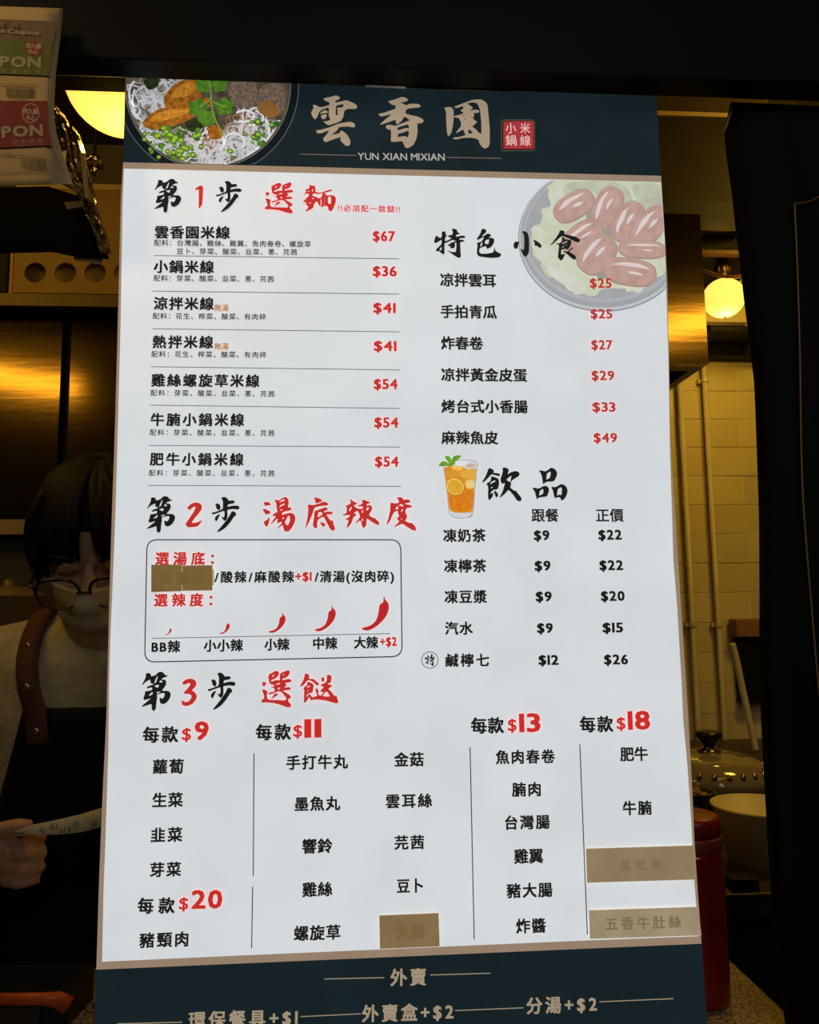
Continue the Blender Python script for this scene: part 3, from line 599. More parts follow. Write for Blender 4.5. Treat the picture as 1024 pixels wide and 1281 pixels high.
'色': ((588,280,50), [[[(285,150),(350,138),(400,175),(410,215),(380,250),(280,340),(350,325),(420,270),(480,265),(535,320),(460,375),(560,375),(610,420),(605,490),(540,600),(440,660),(410,635),(400,585),(250,630),(225,680),(230,750),(260,780),(440,778),(580,745),(600,700),(598,635),(625,650),(640,710),(700,745),(790,790),(770,840),(730,875),(560,890),(420,880),(215,850),(165,790),(165,680),(180,560),(160,505),(290,465),(350,350),(270,385),(170,440),(165,390),(250,270)],[(370,460),(400,430),(480,410),(465,490),(450,535),(400,525),(375,535)],[(245,595),(270,510),(310,485),(290,580)]]]),
'小': ((636,280,50), [[[(115,560),(130,500),(175,468),(275,475),(240,550),(220,650),(160,655),(125,620)]],[[(330,235),(345,205),(420,205),(480,250),(510,370),(520,560),(510,740),(485,810),(420,862),(375,845),(290,655),(300,650),(370,695),(390,600),(390,400),(370,260)]],[[(612,435),(660,430),(750,480),(820,545),(835,590),(810,635),(780,625),(700,575),(660,580),(655,500)]]]),
'食': ((684,280,50), [[[(310,185),(400,182),(445,220),(425,275),(600,320),(720,345),(835,420),(830,460),(790,492),(740,485),(560,400),(380,318),(230,450),(95,572),(80,555),(180,430),(300,250)]],
 [[(365,350),(400,355),(465,420),(520,408),(595,430),(615,480),(590,580),(545,650),(500,680),(460,650),(360,675),(345,800),(460,785),(430,850),(380,940),(340,955),(265,875),(280,750),(300,550),(250,545),(210,520),(330,505),(385,450)],[(360,525),(420,480),(515,455),(500,490),(380,535)],[(450,575),(510,535),(500,560)],[(365,615),(420,575),(435,600),(370,630)]],[[(390,715),(500,730),(530,710),(620,625),(655,640),(640,665),(550,720),(620,770),(715,830),(740,880),(720,925),(680,935),(600,880),(470,765),(390,735)]]]),
'飲': ((600,578,56), [[[(200,130),(310,185),(315,210),(300,250),(430,265),(460,295),(440,330),(340,305),(260,285),(210,340),(100,455),(50,475),(45,462),(130,320)]],
 [[(255,325),(390,370),(425,405),(435,500),(415,600),(370,640),(310,635),(240,700),(245,735),(300,690),(290,790),(215,885),(180,830),(180,760),(185,560),(135,500),(240,440)],[(215,520),(260,455),(340,420),(350,450),(290,480)],[(245,605),(265,565),(290,575),(265,605)]],[[(310,670),(350,665),(400,720),(415,770),(380,820),(350,790)]],
 [[(505,140),(560,128),(620,145),(660,190),(625,290),(700,240),(790,210),(870,225),(908,275),(880,330),(760,400),(700,460),(710,520),(685,590),(790,665),(825,660),(850,710),(930,800),(950,860),(930,895),(880,903),(830,870),(760,760),(650,635),(560,740),(450,825),(445,810),(520,660),(570,475),(500,508),(465,430),(465,390),(500,290),(520,200)],[(600,405),(715,310),(700,400),(690,465),(630,435)]]]),
'品': ((658,578,56), [[[(275,200),(340,195),(430,220),(500,180),(560,130),(640,160),(695,230),(695,310),(635,435),(590,450),(460,455),(375,508),(368,480),(350,330),(320,250)],[(460,275),(545,215),(550,270),(530,370),(445,410),(460,340)]],[[(125,600),(180,590),(270,615),(370,560),(430,545),(490,575),(515,630),(490,740),(460,795),(280,815),(240,858),(225,830),(190,680)],[(300,665),(375,615),(385,680),(375,730),(280,775),(300,710)]],[[(555,570),(670,578),(760,520),(810,508),(890,545),(935,630),(930,720),(880,830),(810,888),(785,870),(765,810),(700,812),(650,830),(630,800),(600,650)],[(710,625),(780,580),(805,600),(800,735),(790,760),(750,750),(690,770),(705,700)]]]),
'1': ((225,220,50), [[[(388,355),(480,290),(540,270),(595,285),(600,400),(580,750),(545,790),(505,862),(485,820),(490,400),(480,365),(410,390)]]]),
'2': ((222,620,50), [[[(245,320),(330,230),(430,182),(530,182),(600,220),(635,280),(625,350),(570,440),(440,590),(365,700),(440,705),(560,670),(620,635),(635,650),(540,780),(480,800),(350,815),(260,812),(205,730),(300,600),(420,420),(475,300),(440,285),(380,320),(320,382)]]]),
'3': ((215,840,50), [[[(265,290),(340,215),(430,182),(530,182),(610,225),(638,300),(610,390),(515,480),(600,530),(648,620),(630,710),(540,820),(430,875),(340,882),(260,840),(265,800),(240,745),(275,740),(350,780),(420,770),(490,700),(515,630),(490,590),(430,570),(320,565),(310,530),(400,440),(490,320),(450,290),(400,300),(340,335),(290,325)]]]),
}
def soften(l):
    """one corner-cutting pass"""
    o = []; n = len(l)
    for i in range(n):
        a, b = l[i], l[(i+1) % n]; o += [(a[0]*.84+b[0]*.16, a[1]*.84+b[1]*.16), (a[0]*.16+b[0]*.84, a[1]*.16+b[1]*.84)]
    return o
def brush(ch, m, box_=None, layer=12, name='brush_character'):
    (ox, oy, sz), pieces = BR[ch]; k = sz/1024
    allp = [(ox+p[0]*k, oy+p[1]*k) for pc in pieces for l in pc for p in l]
    bx0, bx1 = min(p[0] for p in allp), max(p[0] for p in allp); by0, by1 = min(p[1] for p in allp), max(p[1] for p in allp)
    def T(p):
        x, y = ox+p[0]*k, oy+p[1]*k
        if box_: x = box_[0]+(x-bx0)*(box_[2]-box_[0])/(bx1-bx0); y = box_[1]+(y-by0)*(box_[3]-box_[1])/(by1-by0)
        return (x, y)
    V, Fc = [], []
    for i, pc in enumerate(pieces): Bs.add(V, Fc, [[T(p) for p in soften(l)] for l in pc], layer+i*.1)
    return link(name, mesh(V, Fc), m, bd)
BLACK, RED = ink((28, 30, 29)), ink((196, 50, 44)); TANI = ink((166, 148, 124)); ORG = ink((170, 112, 48))
RED2 = ink((206, 48, 40)); GREYL = ink((96, 100, 102)); TANL = ink((120, 106, 90))
# header
for c_ in '雲香園': brush(c_, TANI, layer=9)
Bs.text('title_lettering', 'YUN XIAN MIXIAN', 447.3, 196.2, 555.9, 197.3, 8.6, ink((172, 170, 162)), bd, 9, .012, 'scale')
Bs.line('title_rule', [(375.6, 193.6), (445.3, 195.2)], .9, TANL, bd, 9); Bs.line('title_rule', [(558, 197.6), (626, 198.8)], .9, TANL, bd, 9)
Bs.poly('seal_outline', [rrect(626.3, 150.2, 668.7, 189.5, 4), rrect(627.2, 151.1, 667.9, 188.6, 3.6)], ink((92, 88, 66)), bd, 7)
Bs.poly('seal_border', rrect(627.4, 151.3, 667.7, 188.4, 3.4), ink((22, 20, 20)), bd, 7)
Bs.poly('seal', rrect(629, 152.3, 667, 187, 2.5), ink((172, 56, 64), (160, 48, 54), 60, 'seal_red'), bd, 8)
SL = ink((222, 196, 184))
for s_, x0, x1, y in (('小', 632, 645, 161), ('米', 650.2, 662.5, 161.2), ('鍋', 632, 645.5, 176.2), ('線', 650, 663, 176.5)):
    Bs.text('seal_character', s_, x0, y, x1, y+.2, 12.5, SL, bd, 10, .006)
# step headings
DY = {'1': ((193.2, 224.4, 227, 267.4), (235.5+8.5, 233, 254.3, 262.2), (269.8, 227, 302.6, 266.4)), '2': (None, None, None), '3': ((177.7, 840, 214, 889.5), None, (259.7, 841, 295, 887.8))}
for n_, (a, b, c) in DY.items(): brush('第', BLACK, a); brush(n_, RED, b); brush('步', BLACK, c)
brush('選', RED, (331.3, 228.8, 367.2, 268)); brush('麵', RED); brush('選', RED); brush('餸', RED)
for c_ in '湯底辣度': brush(c_, RED)
for c_ in '特色小食飲品': brush(c_, BLACK)
brush('特', BLACK, (531, 818, 544, 833)); Bs.poly('circle_mark', [circ(537.4, 825.6, 10.6, n=40), circ(537.4, 825.6, 9.8, n=40)], BLACK, bd, 6)
Bs.text('note_lettering', '!!必須配一款餸!!', 422.9, 261, 499.8, 262.8, 8, RED, bd, off=.02)
# noodle dishes
SUB = '配料：芽菜、酸菜、韭菜、蔥、芫茜'; SUB2 = '配料：花生、榨菜、酸菜、有肉碎'
dishes = [('雲香園米線', 193.9, 292, 287.9, 292.8, [('配料：台灣腸、雞絲、雞翼、魚肉春卷、螺旋草', 193.2, 304.2, 388.7, 306), ('豆卜、芽菜、酸菜、韭菜、蔥、芫茜', 221.3, 314.8, 371.6, 316)], (192.5, 320, 498.8, 324.1), '$67', (466, 296, 494, 296.4), None),
 ('小鍋米線', 192.5, 335, 268, 335.8, [(SUB, 192.5, 348.4, 342.6, 349.6)], (191.2, 364.5, 499, 368.2), '$36', (466, 339.8, 496, 340.2), None),
 ('涼拌米線', 192.5, 381, 267.7, 381.6, [(SUB2, 191.5, 395.6, 332.7, 396.8)], (190.5, 411.6, 499.8, 415.4), '$41', (466.6, 385.6, 494.7, 386), 385.6),
 ('熱拌米線', 191.2, 429, 267, 429.6, [(SUB2, 189.8, 443.2, 333, 444.2)], (189, 459, 500, 463), '$41', (467.3, 433.2, 495.7, 433.5), 433.7),
 ('雞絲螺旋草米線', 189.5, 477, 324.8, 478, [(SUB, 188.8, 491.6, 343.3, 493)], (188, 507, 500, 511.2), '$54', (467.3, 480.8, 497, 481), None),
 ('牛腩小鍋米線', 188.8, 526, 305.7, 526.6, [(SUB, 187.8, 541, 343.3, 542)], (186.7, 557.4, 500, 559.4), '$54', (468, 528.7, 498, 529), None),
 ('肥牛小鍋米線', 187.8, 575.5, 305, 576, [(SUB, 186.7, 591.6, 343.3, 592.2)], (185.7, 607.3, 501.5, 608.6), '$54', (468.7, 577.6, 498.4, 577.8), None)]
for nm, x0, y0, x1, y1, subs, ln, pr, pb, hot in dishes:
    Bs.text('dish_name', nm, x0, y0-.9, x1, y1-.9, 14.8, BLACK, bd, off=.038)
    for s_, a, b, c, d in subs: Bs.text('ingredient_lettering', s_, a, b+.2, c, d+.2, 7.3, BLACK, bd, off=.016)
    Bs.line('rule', [ln[:2], ln[2:]], .95, GREYL, bd)
    Bs.text('price', pr, *pb, 12, RED, bd, off=.034)
    if hot: Bs.text('note_lettering', '無湯', 268.4, hot, 286.2, hot+.2, 8.2, ORG, bd, off=.02)
# soup and spice box
def rpoly(q, r, n=6):
    o = []
    for i in range(len(q)):
        p = Vector(q[i]); a = (Vector(q[i-1])-p).normalized(); b = (Vector(q[(i+1) % len(q)])-p).normalized()
        for k in range(n+1):
            t = k/n; c = (p+a*r)*(1-t)**2+p*2*t*(1-t)+(p+b*r)*t*t; o.append((c.x, c.y))
    return o
fr = lambda d: rpoly([(183.4+d, 674.6+d), (501.6-d, 674.6+d), (503.4-d, 821.9-d), (180.4+d, 828.9-d)], 14-d)
Bs.poly('rounded_frame', [fr(0), fr(1.35)], BLACK, bd)
Bs.text('box_lettering', '選湯底：', 194.6, 698.8, 268, 698.6, 15, RED, bd, off=.038)
Bs.text('box_lettering', '選辣度：', 193, 750.8, 266, 750.2, 15, RED, bd, off=.038)
Bs.text('box_lettering', '/酸辣/麻酸辣', 268.5, 722, 368, 721.4, 13.5, BLACK, bd, off=.034)
Bs.text('box_lettering', '+$1', 369, 721.2, 389.8, 721, 10.5, RED, bd, off=.038)
Bs.text('box_lettering', '/清湯(沒肉碎)', 393.4, 721.4, 492.6, 720.8, 13.5, BLACK, bd, off=.034)
CH = [(882,385),(886,398),(897,412),(898,435),(886,462),(862,488),(835,505),(815,508),(803,500),(830,492),(852,474),(862,445),(866,418),(878,408),(880,396)]
for bx_ in ((206.6, 785, 214.7, 794.5), (274.4, 778, 287.4, 793), (336, 766, 357, 791.6), (393.6, 757, 419.6, 789.6), (452.3, 745.4, 485.8, 788.6)):
    Bs.poly('chili_picture', smooth2([(bx_[0]+(x-803)/95*(bx_[2]-bx_[0]), bx_[1]+(y-385)/123*(bx_[3]-bx_[1])) for x, y in CH], 3), ink((190, 42, 40)), bd)
Bs.line('rule', [(190, 798.6), (340, 795.6), (488, 792.6)], .95, GREYL, bd)
for s_, x0, x1, y in (('BB辣', 190, 226, 809), ('小小辣', 255, 304.3, 807.6), ('小辣', 330.7, 362.3, 806.2), ('中辣', 391.5, 422, 804.8), ('大辣', 442.5, 473, 803.8)):
    Bs.text('spice_level', s_, x0, y, x1, y-(x1-x0)*.012, 14, BLACK, bd, off=.038)
Bs.text('spice_level', '+$2', 475, 802.8, 496, 802.2, 10.5, RED, bd, off=.038)
# extras
for x0, x1, y, a0, a1, ay, t, b0, b1, by in ((179, 223.3, 919, 227.9, 239.5, 918, '9', 243.7, 261.5, 914), (320, 364, 915.9, 366.8, 378, 914, '11', 380.5, 402, 911), (172.7, 219, 1132.5, 224.3, 236, 1129.5, '20', 239.8, 278.5, 1124.5), (588.5, 629.7, 907.6, 634.5, 645.6, 906.6, '13', 648.6, 675.3, 904), (724.3, 766, 906, 770.3, 781.4, 904.4, '18', 784.2, 812, 901)):
    Bs.text('extras_heading', '每款', x0, y, x1, y-.8, 18.5, BLACK, bd, off=.034)
    Bs.text('price', '$', a0, ay, a1, ay-.1, 14.5, RED2, bd, off=.02); Bs.text('price', t, b0, by, b1, by-.6, 22, RED2, bd, off=.034)
for s_, x0, x1, y, h in (('蘿蔔', 191.6, 230.3, 958.8, 17), ('生菜', 191, 229.3, 1000.6, 17), ('韭菜', 189, 228.6, 1044.2, 17), ('芽菜', 188, 227, 1087.5, 17), ('豬頸肉', 174.8, 236, 1175.7, 17.5),
   ('手打牛丸', 358, 435.3, 953.8, 16.5), ('墨魚丸', 368.5, 425.5, 1005.5, 16.5), ('響鈴', 378, 415.6, 1058.3, 17), ('雞絲', 378, 415.6, 1112.4, 17), ('螺旋草', 367.5, 425.8, 1167, 17.5),
   ('金菇', 492.7, 529.6, 950, 16.5), ('雲耳絲', 482.3, 540, 1002, 16.5), ('芫茜', 493, 530, 1053.6, 16.5), ('豆卜', 496, 528.8, 1107.8, 16.5),
   ('魚肉春卷', 619.4, 693.4, 947, 16), ('腩肉', 639.6, 675.7, 987.4, 16.5), ('台灣腸', 631, 687, 1028.7, 16.5), ('雞翼', 642.2, 678.7, 1070.8, 17), ('豬大腸', 633, 690.3, 1113.8, 17), ('炸醬', 644.8, 682, 1158, 17),
   ('肥牛', 774.6, 809.4, 943.2, 16.5), ('牛腩', 778, 814, 1010.6, 16.5)):
    sl = -(y-640)*.0000655*(x1-x0)
    Bs.text('extra_name', s_, x0, y, x1, y+sl, h, BLACK, bd, off=.034)
for a, b in (((317.6, 942), (316.8, 1096)), ((316, 1109), (314.7, 1186)), ((587.6, 934.6), (592.8, 1174.8)), ((724.7, 931), (734.2, 1169))):
    Bs.line('column_rule', [a, b], 1.3, ink((60, 62, 64)), bd)
# snacks
for s_, x0, x1, y, p, a0, a1, ay in (('凉拌雲耳', 550, 620, 350.6, '$25', 736.9, 764, 354.8), ('手拍青瓜', 550.6, 620.9, 390.2, '$25', 737.9, 765, 393), ('炸春卷', 551.3, 603.8, 429.5, '$27', 738.8, 765.2, 431.8), ('凉拌黃金皮蛋', 551.3, 658.6, 469, '$29', 739, 767.5, 470), ('烤台式小香腸', 551.6, 659.5, 508.6, '$33', 740, 769, 509.4), ('麻辣魚皮', 551.6, 622.5, 547.8, '$49', 741.7, 771, 547.8)):
    sl = -(y-600)*.0000655*(x1-x0)
    Bs.text('snack_name', s_, x0, y, x1, y+sl, 15.2, BLACK, bd, off=.034); Bs.text('price', p, a0, ay, a1, ay+.2, 11.2, ink((184, 58, 54)), bd, 12, .03)
# drinks
for s_, x0, x1, y, p, a0, a1, q, b0, b1 in (('凍奶茶', 553.8, 607, 670.2, '$9', 667, 686.6, '$22', 747.5, 776.8), ('凍檸茶', 554.8, 607.7, 708.2, '$9', 668, 688, '$22', 748.8, 778.5), ('凍豆漿', 555.4, 608.6, 746.6, '$9', 669.3, 689.5, '$20', 750.7, 780.4), ('汽水', 556, 591, 786, '$9', 671, 690.8, '$15', 752.7, 778.5), ('鹹檸七', 556.7, 611.5, 825.9, '$12', 672.8, 698, '$26', 754.6, 784.6)):
    Bs.text('drink_name', s_, x0, y, x1, y-.4, 15.2, BLACK, bd, off=.034)
    Bs.text('price', p, a0, y-.4, a1, y-.5, 11.6, BLACK, bd, off=.038); Bs.text('price', q, b0, y-1, b1, y-1.2, 11.6, BLACK, bd, off=.038)
Bs.text('column_heading', '跟餐', 664, 644.8, 698, 644.7, 15.5, BLACK, bd, off=.024); Bs.text('column_heading', '正價', 744.6, 644.8, 779, 644.6, 15.5, BLACK, bd, off=.024)
# footer
Bs.text('footer_lettering', '外賣', 488, 1222.4, 533, 1221, 20, TANI, bd, 9, .03)
Bs.text('footer_lettering', '外賣盒+$2', 452.6, 1267.4, 566.8, 1264.2, 20, TANI, bd, 9, .03)
Bs.text('footer_lettering', '環保餐具+$1', 235.8, 1275.8, 372.3, 1271.5, 20, TANI, bd, 9, .03)
Bs.text('footer_lettering', '分湯+$2', 657.8, 1257.6, 745.8, 1254.6, 19.5, TANI, bd, 9, .03)
for a, b in (((405.5, 1224), (480.4, 1222.3)), ((538, 1219), (613, 1216.8)), ((147, 1280), (228, 1278)), ((376, 1271), (451, 1267.5)), ((569, 1263.5), (654, 1260)), ((749, 1252.5), (841.5, 1248.6))):
    Bs.line('footer_rule', [a, b], 1.1, TANI, bd, 9)
# taped-over patches: thin pieces stuck on the sheet
def patch(q, c, c2, nm):
    pts = [(lambda p: (p.x, p.z))(at(x, y, YB)) for x, y in q]
    return slab('cover_patch', pts, YB-.0026, YB-.0015, ink(c, c2, 40, nm), bd)
patch([(190, 706.7), (228, 706.5), (228, 739.5), (190, 740.8)], (128, 102, 60), (118, 94, 55), 'kraft_tape_a')
patch([(228.6, 707.5), (266, 707.2), (266, 738.6), (228.6, 739)], (124, 98, 58), (134, 108, 66), 'kraft_tape_b')
patch([(266.2, 712), (268.6, 712), (268.8, 732), (266.2, 732)], (186, 170, 146), None, 'pale_tape_end')
patch([(474.2, 1144.3), (548, 1141.3), (549.3, 1182.3), (475, 1185.5)], (140, 115, 80), (132, 108, 74), 'kraft_tape_c')
patch([(732, 1061), (865.2, 1057), (869.4, 1099), (733.3, 1103)], (150, 130, 100), (143, 122, 92), 'kraft_tape_d')
patch([(735.5, 1137.8), (871, 1133.5), (875.6, 1168.8), (737, 1173)], (168, 150, 122), (158, 140, 112), 'kraft_tape_e')
F1, F2 = ink((122, 98, 58)), ink((130, 110, 80))
Bs.text('faded_lettering', '大腿', 495, 1164.5, 531, 1163.2, 17, F1, bd, 22.5, .02)
Bs.text('faded_lettering', '五香牛肚絲', 756, 1154.5, 850, 1151.5, 15, F2, bd, 22.5, .03)
Bs.text('faded_lettering', '黑松露', 774, 1081.5, 826, 1080, 13, ink((133, 112, 82)), bd, 22.5, .05)
Bs.text('faded_lettering', '清湯底', 199, 723.5, 258, 723, 15, ink((120, 95, 55)), bd, 22.5, .05)

# ---- printed photo of the noodle bowl (header)
bowl_parts = []
CX, CY_ = 260, 108
xl = lambda x, y: max(x, edge_x(L_ED, max(79, min(y, 1290)))+.3)
def clipP(pts): return [(xl(x, y), min(max(y, 80), yTop(x)-.3)) for x, y in pts]
def art(name, items, m, layer):
    V, Fc = [], []
    for i, it in enumerate(items): Bs.add(V, Fc, [clipP(it)], layer+.02*i)
    return link(name, mesh(V, Fc), m, bd)
art('bowl_rim_picture', [circ(CX, CY_, 114, 114, 80)], ink((88, 96, 100)), 6)
art('bowl_picture', [circ(CX, CY_, 113, 113, 80)], ink((18, 24, 28)), 6.5)
art('bowl_rim_picture', [circ(CX, CY_, 104, 104, 80)], ink((104, 108, 106)), 7)
art('broth_picture', [circ(CX, CY_, 103, 103, 80)], ink((62, 56, 46), (92, 84, 70), 60, 'broth_print'), 7.5)
def inb(a, b):
    dx, dy = a-CX, b-CY_; d = math.hypot(dx, dy)
    if d > 100: a, b = CX+dx*100/d, CY_+dy*100/d
    return (xl(a, b), min(b, yTop(a)-.6))
def wob(x, y, L, n=5, a0=None, curl=1.2):
    a = a0 if a0 is not None else rnd.uniform(0, 6.28); P = [(x, y)]; k = rnd.uniform(-curl, curl)
    for _ in range(n): a += k+rnd.uniform(-.4, .4); x += L/n*math.cos(a); y += L/n*math.sin(a)*.85; P.append((x, y))
    return spline2(P, 5)
def strands(name, regions, cols, layer, wd=(1.3, 2.6), curl=1.0, L=(16, 36)):
    for ci, cc in enumerate(cols):
        V, Fc = [], []
        for (cx, cy, rx, ry, n) in regions:
            for _ in range(n):
                while True:
                    u, v = rnd.uniform(-1, 1), rnd.uniform(-1, 1)
                    if u*u+v*v < 1: break
                Bs.stroke(V, Fc, [inb(a, b) for a, b in wob(cx+u*rx, cy+v*ry, rnd.uniform(*L), curl=curl)], rnd.uniform(*wd), layer+ci*.3+rnd.random()*.25)
        tag(link(name, mesh(V, Fc), ink(cc), bd), kind='stuff')
NR = [(190, 122, 20, 24, 16), (213, 104, 26, 8, 9), (176, 150, 8, 18, 6), (200, 178, 14, 12, 9), (262, 188, 28, 16, 30), (305, 182, 24, 20, 26), (318, 160, 20, 16, 16), (230, 188, 24, 12, 10), (330, 185, 10, 12, 8)]
art('noodle_bed_picture', [circ(265, 187, 34, 17, 24, 0, .12), circ(300, 178, 24, 20, 24, 0, .12), circ(192, 120, 18, 22, 24, 0, .12), circ(205, 178, 16, 12, 24, 0, .12), circ(235, 186, 20, 14, 20, 0, .1)], ink((172, 172, 176), (142, 138, 134), 220, 'noodle_bed_print'), 8)
strands('noodle_picture', NR, [(140, 136, 130), (112, 98, 80), (172, 174, 178), (192, 194, 200)], 8.6)
strands('noodle_picture', [(300, 160, 20, 10, 5), (262, 168, 18, 8, 5)], [(160, 110, 62), (132, 78, 42)], 9.6, (.8, 1.5))
# loops of noodle like the big curls in the picture
V, Fc = [], []
for cx, cy, rx, ry, a0, a1 in ((306, 146, 12, 7, -2.6, 2.2), (314, 148, 15, 9, -1.2, 1.7), (265, 178, 15, 14, -3.4, .9), (293, 180, 12, 13, -3.3, .6), (318, 194, 10, 6, -.9, 2.4), (331, 165, 6, 14, -1.4, 1.2), (172, 118, 10, 16, 1.6, 4.4), (178, 128, 12, 22, 1.8, 3.9)):
    pts = [(cx+rx*math.cos(a0+(a1-a0)*k/18), cy+ry*math.sin(a0+(a1-a0)*k/18)) for k in range(19)]
    Bs.stroke(V, Fc, [inb(a, b) for a, b in pts], 2.4, 10.6)
tag(link('noodle_picture', mesh(V, Fc), ink((212, 214, 220)), bd), kind='stuff')
chm = ink((168, 106, 30), (122, 70, 22), 200, 'chicken_print')
art('chicken_picture', [smooth2([(180, 152), (196, 139), (215, 134), (236, 133), (243, 142), (242, 148), (222, 157), (205, 162), (190, 163), (180, 158)]), smooth2([(205, 124), (213, 112), (224, 103), (244, 99), (250, 112), (252, 124), (240, 132), (222, 136), (208, 135)]), smooth2([(252, 125), (262, 124), (263, 134), (254, 134)]), smooth2([(260, 160), (272, 158), (279, 166), (276, 174), (264, 174)])], chm, 10.8)
art('chicken_picture', [smooth2([(186, 152), (200, 142), (225, 137), (238, 139), (226, 146), (204, 152)]), smooth2([(214, 122), (226, 108), (240, 103), (244, 112), (232, 122)])], ink((198, 138, 44), (166, 106, 34), 260, 'chicken_light_print'), 11.4)
art('wood_ear_picture', [smooth2([(232, 151), (246, 149), (258, 154), (252, 162), (240, 166), (233, 158)]), smooth2([(180, 102), (190, 97), (200, 100), (196, 110), (186, 113)])], ink((44, 56, 26), (28, 38, 18), 200, 'dark_greens_print'), 10.4)
art('meatball_picture', [smooth2([(289, 105), (306, 103), (320, 106), (321, 124), (315, 134), (298, 136), (290, 128), (286, 115)]), smooth2([(325, 112), (335, 106), (352, 107), (357, 122), (354, 140), (342, 147), (327, 142), (321, 130)])], ink((128, 108, 96), (98, 78, 66), 260, 'meatball_print'), 10.8)
art('meatball_picture', [smooth2([(322, 134), (333, 126), (344, 132), (349, 142), (340, 148), (326, 143)])], ink((134, 92, 42)), 11.2)
gr1, gr2, gr3 = ink((88, 132, 40), (62, 104, 30), 200, 'leaf_print'), ink((146, 178, 60)), ink((46, 82, 26), (66, 108, 34), 200, 'dark_leaf_print')
def leaf(cx, cy, r, rot, n=5):
    o = []
    for k in range(n*6):
        a = rot+2*math.pi*k/(n*6); rr = r*(.74+.26*abs(math.cos(a*n/2+rot))); o.append((cx+rr*math.cos(a), cy+rr*math.sin(a)*.92))
    return o
art('coriander_picture', [leaf(255, 108, 11, .3), leaf(275, 107, 11, 1.2), leaf(248, 136, 13, .5), leaf(259, 149, 12, 2.0), leaf(281, 134, 12.5, .9)], gr1, 12)
V, Fc = [], []
for pts in ([(262, 100), (264, 118), (265, 132), (268, 146), (274, 160), (280, 171)], [(265, 122), (258, 130), (250, 135)], [(266, 128), (274, 132), (282, 134)]): Bs.stroke(V, Fc, spline2(pts, 5), 1.6, 13)
link('coriander_stem_picture', mesh(V, Fc), ink((112, 152, 56)), bd)
it1, it2, it3 = [], [], []
for cx, cy, rx, ry, n in ((208, 172, 18, 12, 16), (230, 168, 22, 10, 18), (232, 192, 24, 9, 18), (184, 172, 6, 8, 4), (198, 190, 10, 8, 5), (318, 162, 14, 9, 9), (322, 178, 10, 7, 6), (286, 188, 5, 3, 1), (255, 183, 4, 3, 1), (342, 155, 5, 3, 2)):
    for _ in range(n):
        x, y = cx+rnd.uniform(-rx, rx), cy+rnd.uniform(-ry, ry); r = rnd.uniform(2.2, 4.6); (it1 if rnd.random() < .6 else it3).append(circ(x, y, r, r*rnd.uniform(.7, 1), 12, rnd.random()*3))
        if rnd.random() < .55: it2.append(circ(x, y, r*.62, r*.5, 10))
for a_ in ((it3, gr3, 11.6), (it1, gr1, 12.4), (it2, gr2, 13.4)): tag(art('spring_onion_picture', *a_), kind='stuff')

# ---- faded printed photo of the sausage plate
xr = lambda x, y: min(x, edge_x(R_ED, max(79, min(y, 1290)))-1.2)
def clipR(pts): return [(xr(x, y), max(y, yTop2(x)+.5)) for x, y in pts]
def art2(name, items, m, layer):
    V, Fc = [], []
    for i, it in enumerate(items): Bs.add(V, Fc, [clipR(it)], layer+.02*i)
    return link(name, mesh(V, Fc), m, bd)
art2('plate_picture', [circ(755, 298, 107.5, 92.5, 80)], ink((156, 160, 162)), 3)
art2('plate_picture', [circ(755, 297, 106, 91, 80)], ink((196, 200, 202)), 3.2)
art2('plate_picture', [circ(755, 296, 104.5, 89, 80)], ink((164, 167, 170)), 3.4)
art2('plate_picture', [circ(755, 294, 101, 84.5, 80)], ink((176, 178, 181)), 3.6)
art2('plate_picture', [circ(755, 293, 98, 81, 80)], ink((162, 165, 168), (170, 172, 174), 30, 'plate_inner_print'), 3.8)
let = [(690, 228), (720, 220), (780, 222), (832, 226), (836, 300), (834, 340), (820, 348), (800, 366), (780, 362), (760, 360), (738, 370), (715, 366), (702, 352), (682, 345), (676, 328), (666, 318), (674, 302), (664, 288), (678, 276), (676, 262), (688, 256), (684, 240)]
def ruffle(pts, n=4, a=2.0):
    o = []
    for x, y in smooth2(pts, n): o.append((x+rnd.uniform(-a, a), y+rnd.uniform(-a, a)))
    return o
art2('lettuce_picture', [ruffle(let)], ink((212, 215, 200), (198, 205, 176), 60, 'lettuce_print'), 4)
art2('lettuce_picture', [ruffle([(682, 330), (700, 338), (730, 346), (770, 352), (800, 352), (815, 340), (800, 360), (760, 356), (738, 366), (712, 360), (690, 345)], 3, 1.2), ruffle([(665, 288), (690, 292), (700, 318), (684, 326), (668, 316)], 3, 1.2)], ink((216, 214, 208), (200, 206, 176), 50, 'pale_lettuce_print'), 4.2)
art2('lettuce_picture', [ruffle([(705, 232), (740, 226), (780, 232), (790, 250), (770, 262), (740, 240), (712, 252)], 3, 1.5), ruffle([(790, 232), (826, 232), (829, 262), (812, 268), (798, 256)], 3, 1.5)], ink((194, 200, 172), (184, 184, 164), 80, 'lettuce_shade_print'), 4.3)
art2('plate_gap_picture', [smooth2([(735, 262), (752, 272), (768, 282), (765, 298), (750, 294), (735, 284)]), smooth2([(745, 332), (756, 326), (760, 345), (748, 350)])], ink((150, 156, 150)), 4.4)
SAU = [(717.7, 258.4, 28, 17, -.55), (759, 260.6, 28, 18, -1.15), (785, 278.6, 28, 18, -1.1), (812, 284, 30, 18, -.85), (728, 297, 29, 18, -.6), (746, 319, 28, 21, -.85), (803, 313, 31, 12, .05), (787, 341, 34, 18, .15)]
